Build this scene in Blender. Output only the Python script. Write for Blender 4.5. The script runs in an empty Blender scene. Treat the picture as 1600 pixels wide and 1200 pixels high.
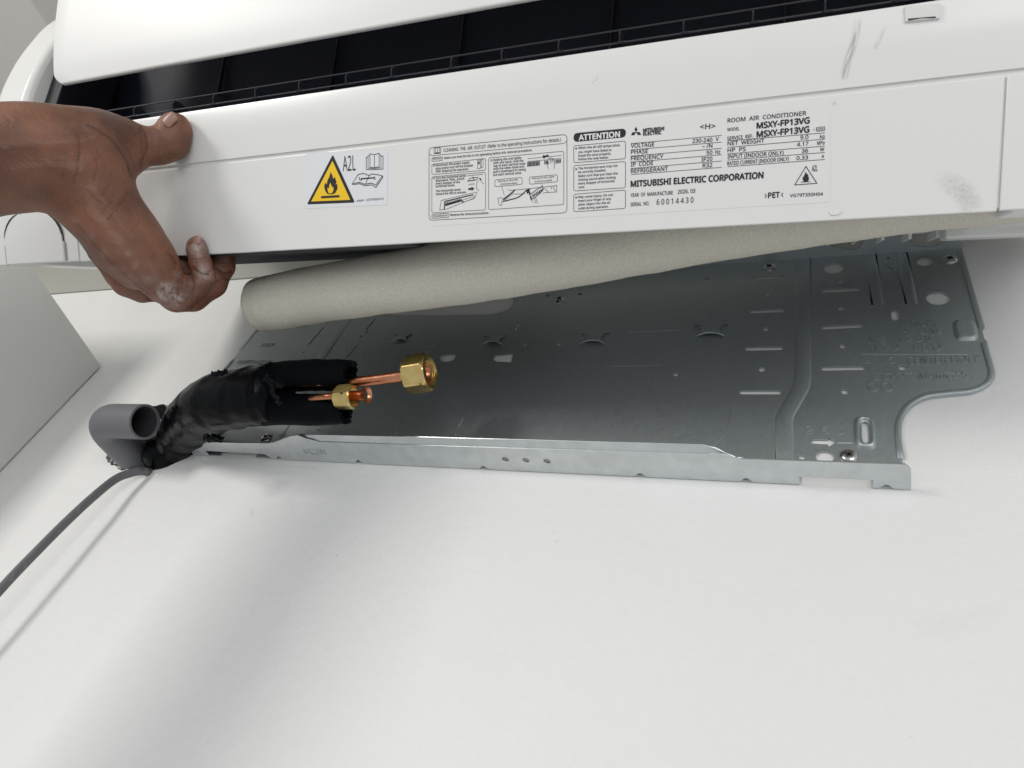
import bpy, bmesh, math, random
import numpy as np
from mathutils import Vector, Matrix, noise
random.seed(7)
S = bpy.context.scene
C = S.collection
R_ = math.radians

# ------------------------------------------------------------------ camera
FPX = 1109.0
RIGHT = Vector((0.91930919, 0.27861462, 0.27792897)).normalized()
FWD = Vector((-0.39351908, 0.64426455, 0.65579411)); FWD = (FWD - RIGHT * FWD.dot(RIGHT)).normalized()
DOWN = FWD.cross(RIGHT).normalized()
cam_d = bpy.data.cameras.new('camera'); cam = bpy.data.objects.new('camera', cam_d); C.objects.link(cam)
UPV = -DOWN
cam.matrix_world = Matrix(((RIGHT.x, UPV.x, -FWD.x, 0), (RIGHT.y, UPV.y, -FWD.y, 0), (RIGHT.z, UPV.z, -FWD.z, 0), (0, 0, 0, 1)))
cam_d.sensor_width = 36.0; cam_d.lens = 36.0 * FPX / 1600.0
cam_d.clip_start = 0.01; cam_d.clip_end = 50
S.camera = cam
S.render.resolution_x = 1024; S.render.resolution_y = 768

# ------------------------------------------------------------------ light
w = bpy.data.worlds.new("World"); S.world = w; w.use_nodes = True
bg = w.node_tree.nodes['Background']
bg.inputs[0].default_value = (0.93, 0.96, 1.0, 1); bg.inputs[1].default_value = 0.43

def area(name, loc, target, size, power, col, size_y=None):
    d = bpy.data.lights.new(name, 'AREA'); d.energy = power; d.color = col
    d.shape = 'RECTANGLE'; d.size = size; d.size_y = size_y or size
    o = bpy.data.objects.new(name, d); C.objects.link(o); o.location = loc
    o.rotation_euler = (Vector(target) - Vector(loc)).to_track_quat('-Z', 'Y').to_euler()
    return o
area('window_light', (-1.32, -1.12, 0.42), (-0.4, 0.42, 0.32), 0.34, 9.5, (1.0, 0.975, 0.92), 0.45)
area('room_light', (1.3, -1.9, -0.2), (-0.2, 0.3, 0.2), 1.6, 19, (1.0, 1.0, 0.99), 1.4)
S.view_settings.view_transform = 'Standard'; S.view_settings.look = 'None'
S.view_settings.exposure = 0.31; S.view_settings.gamma = 1.0
S.cycles.max_bounces = 10

# ------------------------------------------------------------------ projection helpers
WALL_Y = 0.42
PLATE_Y = 0.4186
def ray(px, py): return RIGHT * (px - 800) + DOWN * (py - 600) + FWD * FPX
def at_y(px, py, y): r = ray(px, py); return r * (y / r.y)
def at_z(px, py, z): r = ray(px, py); return r * (z / r.z)
def at_x(px, py, x): r = ray(px, py); return r * (x / r.x)
DS = 1.0
def at_d(px, py, d): return ray(px, py) * (d * DS / FPX)

PL = Vector((-0.69610497, 0.21241729, 0.37478822))
U = Vector((0.99890709, 0.0458456, 0.00909984)).normalized()
V = Vector((0.03050526, -0.78697806, 0.61622639)); V = (V - U * V.dot(U)).normalized()
N = U.cross(V)                      # outward, towards the camera
UNIT_M = Matrix(((U.x, V.x, N.x, PL.x), (U.y, V.y, N.y, PL.y), (U.z, V.z, N.z, PL.z), (0, 0, 0, 1)))
UNIT_I = UNIT_M.inverted()
def LP(px, py, c=0.0):              # pixel -> (x, v) on the underside plane raised by c
    r = ray(px, py); t = (N.dot(PL) + c) / N.dot(r); q = UNIT_I @ (r * t); return Vector((q.x, q.y))

# ------------------------------------------------------------------ materials
def mat(name, col, rough=0.5, metal=0.0, **k):
    m = bpy.data.materials.new(name); m.use_nodes = True
    b = m.node_tree.nodes['Principled BSDF']
    b.inputs['Base Color'].default_value = (*col, 1); b.inputs['Roughness'].default_value = rough
    b.inputs['Metallic'].default_value = metal
    for kk, v in k.items(): b.inputs[kk].default_value = v
    return m
def nd(m, t, **k):
    n = m.node_tree.nodes.new(t)
    for kk, v in k.items():
        if kk.startswith('i_'): n.inputs[kk[2:].replace('_', ' ')].default_value = v
        else: setattr(n, kk, v)
    return n
def lk(m, a, b): m.node_tree.links.new(a, b)
def bsdf(m): return m.node_tree.nodes['Principled BSDF']
def objco(m): return nd(m, 'ShaderNodeTexCoord').outputs['Object']
def add_noise_col(m, c1, c2, scale, lo=.35, hi=.65, detail=4, stretch=None, target='Base Color'):
    co = objco(m)
    if stretch:
        mp = nd(m, 'ShaderNodeMapping'); mp.inputs['Scale'].default_value = stretch; lk(m, co, mp.inputs['Vector']); co = mp.outputs[0]
    n = nd(m, 'ShaderNodeTexNoise', i_Scale=scale, i_Detail=detail); lk(m, co, n.inputs['Vector'])
    r = nd(m, 'ShaderNodeValToRGB'); r.color_ramp.elements[0].position = lo; r.color_ramp.elements[1].position = hi
    r.color_ramp.elements[0].color = (*c1, 1); r.color_ramp.elements[1].color = (*c2, 1)
    lk(m, n.outputs['Fac'], r.inputs['Fac']); lk(m, r.outputs['Color'], bsdf(m).inputs[target]); return r
def add_bump(m, scale, dist, strength=1.0, detail=4, stretch=None, prev=None, rough=0.5):
    co = objco(m)
    if stretch:
        mp = nd(m, 'ShaderNodeMapping'); mp.inputs['Scale'].default_value = stretch; lk(m, co, mp.inputs['Vector']); co = mp.outputs[0]
    n = nd(m, 'ShaderNodeTexNoise', i_Scale=scale, i_Detail=detail, i_Roughness=rough); lk(m, co, n.inputs['Vector'])
    b = nd(m, 'ShaderNodeBump', i_Strength=strength, i_Distance=dist); lk(m, n.outputs['Fac'], b.inputs['Height'])
    if prev: lk(m, prev.outputs[0], b.inputs['Normal'])
    lk(m, b.outputs[0], bsdf(m).inputs['Normal']); return b

M = {}
M['wall'] = mat('wall_paint', (.80, .80, .785), .55)
b = add_bump(M['wall'], 3, .02, .25, 2); b = add_bump(M['wall'], 90, .0012, .45, 4, prev=b); add_bump(M['wall'], 420, .0004, .5, 2, prev=b)
add_noise_col(M['wall'], (.785, .783, .768), (.81, .81, .80), 5, .3, .6, 6)
wm = M['wall']
vo_ = nd(wm, 'ShaderNodeTexVoronoi', i_Scale=26.); lk(wm, objco(wm), vo_.inputs['Vector'])
nz_s = nd(wm, 'ShaderNodeTexNoise', i_Scale=55., i_Detail=3.); lk(wm, objco(wm), nz_s.inputs['Vector'])
t1 = nd(wm, 'ShaderNodeMath', operation='LESS_THAN'); t1.inputs[1].default_value = .030; lk(wm, vo_.outputs['Distance'], t1.inputs[0])
t2 = nd(wm, 'ShaderNodeMath', operation='GREATER_THAN'); t2.inputs[1].default_value = .56; lk(wm, nz_s.outputs['Fac'], t2.inputs[0])
t3 = nd(wm, 'ShaderNodeMath', operation='MULTIPLY'); lk(wm, t1.outputs[0], t3.inputs[0]); lk(wm, t2.outputs[0], t3.inputs[1])
sm = nd(wm, 'ShaderNodeTexNoise', i_Scale=9., i_Detail=7., i_Roughness=.7, i_Distortion=1.2); lk(wm, objco(wm), sm.inputs['Vector'])
sr = nd(wm, 'ShaderNodeMapRange'); sr.inputs['From Min'].default_value = .62; sr.inputs['From Max'].default_value = .80; sr.inputs['To Max'].default_value = .35; lk(wm, sm.outputs['Fac'], sr.inputs['Value'])
src = bsdf(wm).inputs['Base Color'].links[0].from_socket
c1_ = nd(wm, 'ShaderNodeMix', data_type='RGBA'); lk(wm, sr.outputs[0], c1_.inputs[0]); lk(wm, src, c1_.inputs[6]); c1_.inputs[7].default_value = (.66, .65, .62, 1)
c2_ = nd(wm, 'ShaderNodeMix', data_type='RGBA'); lk(wm, t3.outputs[0], c2_.inputs[0]); lk(wm, c1_.outputs[2], c2_.inputs[6]); c2_.inputs[7].default_value = (.68, .67, .64, 1)
lk(wm, c2_.outputs[2], bsdf(wm).inputs['Base Color'])
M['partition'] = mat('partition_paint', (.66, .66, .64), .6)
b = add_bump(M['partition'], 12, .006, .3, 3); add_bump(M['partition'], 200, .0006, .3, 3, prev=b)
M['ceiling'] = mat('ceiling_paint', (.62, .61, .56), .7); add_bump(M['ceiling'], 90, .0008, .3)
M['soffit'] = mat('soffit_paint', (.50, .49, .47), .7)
M['plaster'] = mat('rough_plaster', (.72, .70, .66), .85); b = add_bump(M['plaster'], 60, .004, .8, 5)
M['hole'] = mat('hole_shade', (.05, .045, .04), .9)  # near-black stands in for the shade inside holes, slits and bores
M['white'] = mat('white_gloss_plastic', (.745, .742, .722), .28, **{'Coat Weight': .15, 'Coat Roughness': .12})
add_bump(M['white'], 9, .004, .10, 2)
M['white2'] = mat('white_satin_plastic', (.70, .70, .68), .4)
M['grove'] = mat('seam_grey', (.74, .74, .71), .5)
M['greyfoam'] = mat('charcoal_foam', (.05, .052, .058), .75); add_bump(M['greyfoam'], 600, .0008, .5)
M['rearcase'] = mat('rear_case_plastic', (.45, .45, .44), .5)
M['dark'] = mat('navy_black_plastic', (.015, .017, .030), .45, **{'Specular IOR Level': .12}); add_bump(M['dark'], 14, .004, .3, 2)
M['darkvane'] = mat('black_vane_plastic', (.012, .013, .020), .4, **{'Specular IOR Level': .3})
M['steel'] = mat('galvanised_steel', (.47, .50, .51), .34, 1.0)
add_noise_col(M['steel'], (.44, .478, .492), (.49, .53, .545), 420, .3, .7, 3)
rr = nd(M['steel'], 'ShaderNodeTexNoise', i_Scale=240., i_Detail=5.)
mr = nd(M['steel'], 'ShaderNodeMapRange'); mr.inputs['To Min'].default_value = .47; mr.inputs['To Max'].default_value = .58
lk(M['steel'], objco(M['steel']), rr.inputs['Vector']); lk(M['steel'], rr.outputs['Fac'], mr.inputs['Value']); lk(M['steel'], mr.outputs[0], bsdf(M['steel']).inputs['Roughness'])
b = add_bump(M['steel'], 3, .004, .06, 0); add_bump(M['steel'], 900, .0002, .35, 3, prev=b)
M['lit_steel'] = mat('lit_galvanised_steel', (.60, .63, .635), .42, 1.0)  # lighter copy of the steel, light reflected by the ledge put into its colour
add_noise_col(M['lit_steel'], (.55, .58, .585), (.64, .67, .675), 90, .3, .7, 6); add_bump(M['lit_steel'], 900, .0002, .3, 3)
M['steel_edge'] = mat('cut_steel_edge', (.75, .76, .76), .3, 1.0)
M['zinc'] = mat('zinc_plated_screw', (.62, .62, .60), .22, 1.0)
M['cream'] = mat('cream_felt_insulation', (.40, .375, .32), .9)
add_noise_col(M['cream'], (.52, .495, .42), (.62, .59, .505), 800, .36, .64, 3)
b = add_bump(M['cream'], 900, .0008, .6, 3); add_bump(M['cream'], 14, .006, .35, 2, prev=b)
M['tape'] = mat('black_vinyl_tape', (.002, .0024, .0036), .3, **{'Specular IOR Level': .06, 'Coat Weight': .09, 'Coat Roughness': .05})
b = add_bump(M['tape'], 45, .004, .5, 4, stretch=(.5, 1, 1.6)); add_bump(M['tape'], 250, .0005, .2, 3, prev=b)
add_noise_col(M['tape'], (.0015, .002, .003), (.005, .0055, .007), 30, .5, .8, 6)
M['blackfoam'] = mat('black_rubber_foam', (.0018, .0028, .004), .6, **{'Specular IOR Level': .07}); add_bump(M['blackfoam'], 300, .0008, .6)
M['copper'] = mat('copper_tube', (.70, .33, .20), .24, 1.0)
add_noise_col(M['copper'], (.46, .17, .085), (.70, .32, .19), 40, .3, .7, 5); add_bump(M['copper'], 130, .0006, .4)
M['brass'] = mat('brass', (.74, .55, .22), .24, 1.0)
add_noise_col(M['brass'], (.64, .46, .16), (.78, .60, .26), 120, .3, .7, 4); add_bump(M['brass'], 300, .0002, .2)
M['pvc'] = mat('grey_pvc', (.155, .157, .170), .48, **{'Specular IOR Level': .35}); add_bump(M['pvc'], 40, .0008, .3)
M['pvc_shade'] = mat('grey_pvc_shaded', (.045, .045, .05), .6)  # darker copy of the pvc, shade inside the elbow put into its colour
M['cable'] = mat('grey_cable', (.085, .086, .088), .5)
add_noise_col(M['cable'], (.11, .112, .115), (.32, .32, .31), 90, .62, .80, 6, stretch=(1, 3, 1)); add_bump(M['cable'], 160, .0006, .4)
M['ink'] = mat('black_ink', (.012, .012, .016), .45)
M['ink_soft'] = mat('faded_ink', (.10, .11, .16), .5)
M['ink_grey'] = mat('grey_ink', (.16, .16, .17), .5)
M['yellow'] = mat('warning_yellow', (.86, .55, .015), .4)
M['sticker'] = mat('sticker_paper', (.735, .74, .762), .35)
M['film'] = mat('label_film', (.785, .783, .762), .22)
M['nail'] = mat('fingernail', (.33, .18, .14), .35, **{'Subsurface Weight': .1})
M['shirt'] = mat('dark_cloth', (.05, .05, .06), .9)

# skin
sk = mat('skin', (.17, .075, .045), .43, **{'Subsurface Weight': .12, 'Subsurface Radius': (.006, .002, .001), 'Subsurface Scale': .6})
M['skin'] = sk
co = objco(sk)
n1 = nd(sk, 'ShaderNodeTexNoise', i_Scale=24., i_Detail=6.); lk(sk, co, n1.inputs['Vector'])
cr = nd(sk, 'ShaderNodeValToRGB'); cr.color_ramp.elements[0].position = .32; cr.color_ramp.elements[1].position = .68
cr.color_ramp.elements[0].color = (.085, .029, .014, 1); cr.color_ramp.elements[1].color = (.235, .096, .052, 1)
lk(sk, n1.outputs['Fac'], cr.inputs['Fac'])
at = nd(sk, 'ShaderNodeAttribute', attribute_name='tone')
sp = nd(sk, 'ShaderNodeSeparateColor'); lk(sk, at.outputs['Color'], sp.inputs[0])
def mixc(m, fac, a, bcol):
    x = nd(m, 'ShaderNodeMix', data_type='RGBA'); lk(m, fac, x.inputs[0]); lk(m, a, x.inputs[6]); x.inputs[7].default_value = (*bcol, 1); return x.outputs[2]
c1 = mixc(sk, sp.outputs[1], cr.outputs['Color'], (.21, .088, .055))     # redder fingers
nz = nd(sk, 'ShaderNodeTexNoise', i_Scale=130., i_Detail=8., i_Roughness=.7); lk(sk, co, nz.inputs['Vector'])
mm = nd(sk, 'ShaderNodeMapRange'); mm.inputs['From Min'].default_value = .38; mm.inputs['From Max'].default_value = .66; lk(sk, nz.outputs['Fac'], mm.inputs['Value'])
mu = nd(sk, 'ShaderNodeMath', operation='MULTIPLY'); lk(sk, mm.outputs[0], mu.inputs[0]); lk(sk, sp.outputs[0], mu.inputs[1])
c2 = mixc(sk, mu.outputs[0], c1, (.50, .44, .42))                        # plaster dust
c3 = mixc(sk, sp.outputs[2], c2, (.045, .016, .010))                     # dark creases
lk(sk, c3, bsdf(sk).inputs['Base Color'])
b = add_bump(sk, 60, .004, .5, 6, stretch=(1, 1, 1.8), rough=.65); b = add_bump(sk, 330, .0008, .38, 3, stretch=(1, .5, 2.0), prev=b)
vo = nd(sk, 'ShaderNodeTexVoronoi', i_Scale=420.); lk(sk, co, vo.inputs['Vector'])
b2 = nd(sk, 'ShaderNodeBump', i_Strength=.2, i_Distance=.0006); lk(sk, vo.outputs['Distance'], b2.inputs['Height']); lk(sk, b.outputs[0], b2.inputs['Normal']); lk(sk, b2.outputs[0], bsdf(sk).inputs['Normal'])

# ------------------------------------------------------------------ mesh helpers
def tag(o, label=None, cat=None, group=None, kind=None):
    if label: o['label'] = label
    if cat: o['category'] = cat
    if group: o['group'] = group
    if kind: o['kind'] = kind
    return o
def empty(name, loc, M4=None):
    o = bpy.data.objects.new(name, None); C.objects.link(o); o.empty_display_size = .02
    if M4 is not None: o.matrix_world = M4
    else: o.location = loc
    return o
def mesh_obj(name, verts, faces, m, parent=None, smooth=30, bevel=None, world=False):
    me = bpy.data.meshes.new(name); me.from_pydata([tuple(v) for v in verts], [], faces); me.update()
    bm = bmesh.new(); bm.from_mesh(me); bmesh.ops.recalc_face_normals(bm, faces=bm.faces); bm.to_mesh(me); bm.free()
    if m: me.materials.append(m)
    if smooth:
        me.shade_smooth()
        if smooth < 180: me.set_sharp_from_angle(angle=R_(smooth))
    o = bpy.data.objects.new(name, me); C.objects.link(o)
    if parent:
        o.parent = parent
        if world: o.matrix_parent_inverse = parent.matrix_world.inverted() if parent.parent is None else (parent.parent.matrix_world @ parent.matrix_parent_inverse @ parent.matrix_basis).inverted()
    if bevel:
        md = o.modifiers.new('bevel', 'BEVEL'); md.width = bevel; md.segments = 3; md.limit_method = 'ANGLE'; md.angle_limit = R_(40)
        md.harden_normals = False
    return o
def child(name, verts, faces, m, parent, **k): return mesh_obj(name, verts, faces, m, parent, world=True, **k)
def catmull(pts, n=6, closed=False):
    pts = [Vector(p) for p in pts]; out = []; L = len(pts)
    rng = range(L) if closed else range(L - 1)
    for i in rng:
        if closed: p0, p1, p2, p3 = pts[i - 1], pts[i], pts[(i + 1) % L], pts[(i + 2) % L]
        else: p0, p1, p2, p3 = pts[max(i - 1, 0)], pts[i], pts[i + 1], pts[min(i + 2, L - 1)]
        for k in range(n):
            t = k / n
            out.append(.5 * ((2 * p1) + (-p0 + p2) * t + (2 * p0 - 5 * p1 + 4 * p2 - p3) * t * t + (-p0 + 3 * p1 - 3 * p2 + p3) * t ** 3))
    if not closed: out.append(pts[-1])
    return out
def tube_geo(path, radii, n=24, cap=(True, True), fn=None, squash=None):
    path = [Vector(p) for p in path]; vs = []; fs = []
    t = (path[1] - path[0]).normalized(); ref = Vector((0, 0, 1)) if abs(t.z) < .9 else Vector((0, 1, 0))
    a = (ref - t * ref.dot(t)).normalized()
    for i, p in enumerate(path):
        t = (path[min(i + 1, len(path) - 1)] - path[max(i - 1, 0)]).normalized()
        a = (a - t * a.dot(t)).normalized(); bb = t.cross(a)
        for k in range(n):
            an = 2 * math.pi * k / n; r = radii[i] if isinstance(radii, (list, tuple)) else radii
            s = squash or (1, 1)
            d = a * math.cos(an) * s[0] + bb * math.sin(an) * s[1]
            q = p + d * r
            if fn: q = fn(q, d, i / (len(path) - 1), an, r, t)
            vs.append(q)
    for i in range(len(path) - 1):
        for k in range(n):
            k2 = (k + 1) % n; fs.append((i * n + k, i * n + k2, (i + 1) * n + k2, (i + 1) * n + k))
    if cap[0]: fs.append(tuple(range(n))[::-1])
    if cap[1]: fs.append(tuple(range((len(path) - 1) * n, len(path) * n)))
    return vs, fs
def merge(*gs):
    V_, F_ = [], []
    for v, f in gs:
        o = len(V_); V_ += list(v); F_ += [tuple(i + o for i in ff) for ff in f]
    return V_, F_
def box_geo(x0, x1, y0, y1, z0, z1):
    v = [Vector(p) for p in ((x0, y0, z0), (x1, y0, z0), (x1, y1, z0), (x0, y1, z0), (x0, y0, z1), (x1, y0, z1), (x1, y1, z1), (x0, y1, z1))]
    return v, [(0, 3, 2, 1), (4, 5, 6, 7), (0, 1, 5, 4), (1, 2, 6, 5), (2, 3, 7, 6), (3, 0, 4, 7)]
def sheet(outline, holes, thick, to3, bevel=0.0):
    """flat sheet with real holes, from 2D outlines; to3 maps (a, b, c) into 3D"""
    cu = bpy.data.curves.new('tmp', 'CURVE'); cu.dimensions = '2D'; cu.fill_mode = 'BOTH'; cu.extrude = thick / 2
    if bevel: cu.bevel_depth = bevel; cu.bevel_resolution = 1
    for poly in [outline] + list(holes):
        sp_ = cu.splines.new('POLY'); sp_.points.add(len(poly) - 1)
        for i, p in enumerate(poly): sp_.points[i].co = (p[0], p[1], 0, 1)
        sp_.use_cyclic_u = True
    ob = bpy.data.objects.new('tmp', cu); C.objects.link(ob)
    dg = bpy.context.evaluated_depsgraph_get(); dg.update(); me = bpy.data.meshes.new_from_object(ob.evaluated_get(dg))
    vs = [to3(v.co.x, v.co.y, v.co.z) for v in me.vertices]; fs = [tuple(p.vertices) for p in me.polygons]
    bpy.data.objects.remove(ob); bpy.data.curves.remove(cu); bpy.data.meshes.remove(me)
    return vs, fs
def circle2(c, rx, ry=None, n=18, rot=0):
    ry = ry or rx
    return [(c[0] + rx * math.cos(2 * math.pi * i / n) * math.cos(rot) - ry * math.sin(2 * math.pi * i / n) * math.sin(rot),
             c[1] + rx * math.cos(2 * math.pi * i / n) * math.sin(rot) + ry * math.sin(2 * math.pi * i / n) * math.cos(rot)) for i in range(n)]
def stadium(a, b, r, n=8):
    a = Vector(a); b = Vector(b); d = (b - a).normalized(); ang = math.atan2(d.y, d.x); out = []
    for i in range(n + 1): t = ang - math.pi / 2 + math.pi * i / n; out.append((b.x + r * math.cos(t), b.y + r * math.sin(t)))
    for i in range(n + 1): t = ang + math.pi / 2 + math.pi * i / n; out.append((a.x + r * math.cos(t), a.y + r * math.sin(t)))
    return out

# ================================================================== SETTING
# wall with the broken hole the pipes come out of
hx, hz = (lambda p: (p.x, p.z))(at_y(228, 706, WALL_Y))
hole = []
for i in range(40):
    a = 2 * math.pi * i / 40
    hole.append((a,))
hole_px = [(166, 712), (170, 722), (178, 728), (187, 733), (197, 735), (210, 738), (224, 738), (238, 735), (252, 731), (266, 724), (280, 713), (292, 700), (300, 684), (300, 660), (285, 640), (255, 632), (220, 640), (190, 660), (172, 690)]
hole2 = [(p.x, p.z) for p in [at_y(x, y, WALL_Y) for x, y in hole_px]]
hole2 = [(p.x + .0022 * noise.noise(Vector((p.x * 160, p.y * 160, 0))), p.y + .0022 * noise.noise(Vector((p.x * 160, p.y * 160, 5)))) for p in catmull([Vector((a, b_)) for a, b_ in hole2], 6, True)]
vs, fs = sheet([(-2.6, -2.2), (2.2, -2.2), (2.2, 1.4), (-2.6, 1.4)], [hole2], .06, lambda a, b_, c: Vector((a, WALL_Y + .03 - c, b_)))
wall = tag(mesh_obj('wall', vs, fs, M['wall'], smooth=0), 'white painted wall the steel mounting plate is screwed to', kind='structure')
# plaster tunnel behind the hole, its shade put into a dark colour
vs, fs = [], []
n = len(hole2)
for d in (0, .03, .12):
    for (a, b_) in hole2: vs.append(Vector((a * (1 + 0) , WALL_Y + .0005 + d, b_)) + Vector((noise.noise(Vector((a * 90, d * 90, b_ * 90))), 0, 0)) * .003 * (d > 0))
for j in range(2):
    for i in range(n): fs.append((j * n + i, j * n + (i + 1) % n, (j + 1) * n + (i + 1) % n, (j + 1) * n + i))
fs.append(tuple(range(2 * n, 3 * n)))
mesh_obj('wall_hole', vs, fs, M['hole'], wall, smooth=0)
# crumbled plaster lumps on the rim
gs = []
for k in range(34):
    px = random.choice([(166, 200, 712, 740), (196, 250, 735, 741), (262, 306, 700, 728)])
    t = random.random(); x = px[0] + (px[1] - px[0]) * t
    y = (px[2] + (px[3] - px[2]) * t if px[0] != 262 else px[3] - (px[3] - px[2]) * t) + random.uniform(-2, 3)
    p = at_y(x, y, WALL_Y); r = random.uniform(.0008, .0022)
    vv = []; 
    for q in ((1, 0, 0), (-1, 0, 0), (0, 1, 0), (0, -1, 0), (0, 0, 1), (0, 0, -1)): vv.append(p + Vector(q) * r * random.uniform(.6, 1.4))
    gs.append((vv, [(0, 2, 4), (2, 1, 4), (1, 3, 4), (3, 0, 4), (2, 0, 5), (1, 2, 5), (3, 1, 5), (0, 3, 5)]))
vs, fs = merge(*gs); tag(mesh_obj('plaster_crumbs', vs, fs, M['plaster'], wall, smooth=0), kind='stuff')
# hairline crack + pencil ticks on the wall
def wall_line(pts, wdt):
    pts = [at_y(x, y, WALL_Y) for x, y in pts]; vs = []; fs = []
    for i, p in enumerate(pts):
        t = (pts[min(i + 1, len(pts) - 1)] - pts[max(i - 1, 0)]).normalized(); nn = Vector((-t.z, 0, t.x))
        vs += [p + nn * wdt + Vector((0, -.0004, 0)), p - nn * wdt + Vector((0, -.0004, 0))]
    fs = [(2 * i, 2 * i + 1, 2 * i + 3, 2 * i + 2) for i in range(len(pts) - 1)]
    return vs, fs
cr_ = []
for seg in ([(300, 716), (309, 718), (318, 722), (330, 721)], [(316, 723), (340, 724), (390, 725), (440, 729), (497, 732)],
            [(769, 731), (767, 738), (766, 744)], [(391, 803), (393, 798), (396, 806)], [(392, 797), (397, 804)], [(549, 846), (553, 847)], [(872, 844), (868, 848)],
            [(865, 830), (868, 834)], [(1421, 1150), (1425, 1153)]):
    cr_.append(wall_line(seg, .00022))
vs, fs = merge(*cr_); mesh_obj('crack', vs, fs, M['grove'], wall, smooth=0)

# ceiling and bulkhead strip, soffit
CZ = .633
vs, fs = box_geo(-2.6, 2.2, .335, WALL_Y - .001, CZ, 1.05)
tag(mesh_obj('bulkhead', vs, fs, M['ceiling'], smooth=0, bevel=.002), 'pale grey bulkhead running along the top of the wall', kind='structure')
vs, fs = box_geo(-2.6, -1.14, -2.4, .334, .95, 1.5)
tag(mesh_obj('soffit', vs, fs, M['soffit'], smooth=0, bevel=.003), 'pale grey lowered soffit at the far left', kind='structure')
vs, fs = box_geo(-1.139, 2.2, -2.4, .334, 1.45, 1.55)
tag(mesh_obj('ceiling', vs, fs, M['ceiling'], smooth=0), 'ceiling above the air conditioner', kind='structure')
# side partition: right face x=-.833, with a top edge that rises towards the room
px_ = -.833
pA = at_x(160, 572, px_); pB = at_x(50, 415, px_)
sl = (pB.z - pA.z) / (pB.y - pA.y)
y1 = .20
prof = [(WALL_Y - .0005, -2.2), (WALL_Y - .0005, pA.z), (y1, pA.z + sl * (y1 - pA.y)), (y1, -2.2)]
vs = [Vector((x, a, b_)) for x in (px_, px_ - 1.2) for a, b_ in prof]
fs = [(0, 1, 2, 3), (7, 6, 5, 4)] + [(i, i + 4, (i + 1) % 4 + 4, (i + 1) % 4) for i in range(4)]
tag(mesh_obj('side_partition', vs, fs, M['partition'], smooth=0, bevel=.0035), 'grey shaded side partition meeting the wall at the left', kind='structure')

# ================================================================== MOUNTING PLATE
def wp(px, py): p = at_y(px, py, PLATE_Y); return Vector((p.x, p.z))
ZB = at_y(870, 737, PLATE_Y).z
xL = wp(318, 712).x; xR = wp(1420, 760).x; XC = (xL + xR) / 2
def mir(p): return Vector((2 * XC - p[0], p[1]))
plate = empty('mounting_plate', (XC, PLATE_Y, ZB))
tag(plate, 'slotted galvanised steel mounting plate with folded bottom ledge, screwed to the wall', 'mounting plate')
bpy.context.view_layer.update()
ZT = wp(1450, 391).y
right = [wp(1503, 391), wp(1520, 452), wp(1538, 513), wp(1534, 517), wp(1538, 531), wp(1541, 533)]
curve_r = catmull([wp(1541, 533), wp(1549, 565), wp(1553, 588), wp(1543, 604), wp(1518, 615), wp(1480, 619), wp(1448, 624), wp(1424, 637), wp(1411, 656), wp(1408, 680)], 5)
rpts = right + curve_r[1:] + [Vector((xR - .003, ZB + .012)), Vector((xR - .003, ZB))]
# bottom with window cut where the ledge has its slot
wz = [Vector((wp(1363, 755).x, ZB)), Vector((wp(1363, 755).x, ZB + .007)), Vector((wp(1249, 748).x, ZB + .007)), Vector((wp(1249, 748).x, ZB))]
lpts = [mir(p) for p in rpts][::-1]
lwz = [mir(p) for p in wz][::-1]
outl = rpts + wz + lwz + lpts
outl = [Vector((p[0], p[1])) for p in outl]
outl = outl + [Vector((outl[-1].x, ZT)), Vector((outl[0].x, ZT))] if abs(outl[0].y - ZT) > 1e-5 else outl
holes = []
def slot(a, b_, r): holes.append(stadium(wp(*a), wp(*b_), r))
def rh(c, r, r2=None): holes.append(circle2(wp(*c), r, r2))
# right part
for a, b_ in (((1179, 435), (1223, 433)), ((1175, 488), (1222, 486)), ((1168, 546), (1220, 545)), ((1160, 614), (1217, 614)),
              ((1288, 455.5), (1340, 453)), ((1288, 513), (1344, 510)), ((1288, 577), (1348, 576))): slot(a, b_, .0022)
for c in ((1199, 460), (1197, 515), (1191, 578), (1313, 440), (1314, 483), (1317, 541.5), (1320, 613), (1410, 575.5), (1389, 421), (1387, 404), (1105, 437), (1190, 541)): 
    if c != (1190, 541): rh(c, .0027 if c != (1387, 404) else .0015)
rh((1303, 420), .0088, .0078); rh((1466, 467), .0088, .0085); rh((1445, 410), .0062, .0058)
holes.append(stadium(wp(1398, 489), wp(1399, 498), .0028))
slot((1352, 663), (1352, 689), .0024)
rh((1253, 715), .0023); rh((1289, 715), .0062, .0055)
holes.append([tuple(wp(*p)) for p in ((1268, 687), (1294, 687.5), (1294, 683.5), (1307, 691.5), (1294, 700), (1294, 695.5), (1268, 694))])
# middle
for c in ((820, 539.5), (873, 538.5), (856, 462.5), (906, 460), (1056, 586), (574, 520)): rh(c, .0022)
rh((884, 450), .005, .004)
holes.append([tuple(wp(*p)) for p in ((802, 517), (807, 508), (805, 508), (811, 504), (814, 509), (811.5, 509), (807, 518))])
holes.append([tuple(p) for p in catmull([wp(*p) for p in ((687, 560), (692, 556), (708, 554), (712, 557), (707, 564), (694, 566))], 3, True)])
holes.append([tuple(wp(*p)) for p in ((770, 562), (774, 556), (786, 555), (802, 553), (799, 567), (786, 566), (776, 566))])
big = [wp(610, 493), wp(700, 493.6)] + catmull([wp(*p) for p in ((750, 492.5), (770, 491), (792, 485), (802, 474), (799, 462), (780, 454))], 4) + [wp(700, 452), wp(610, 456)]
holes.append([tuple(p) for p in big])
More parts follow.
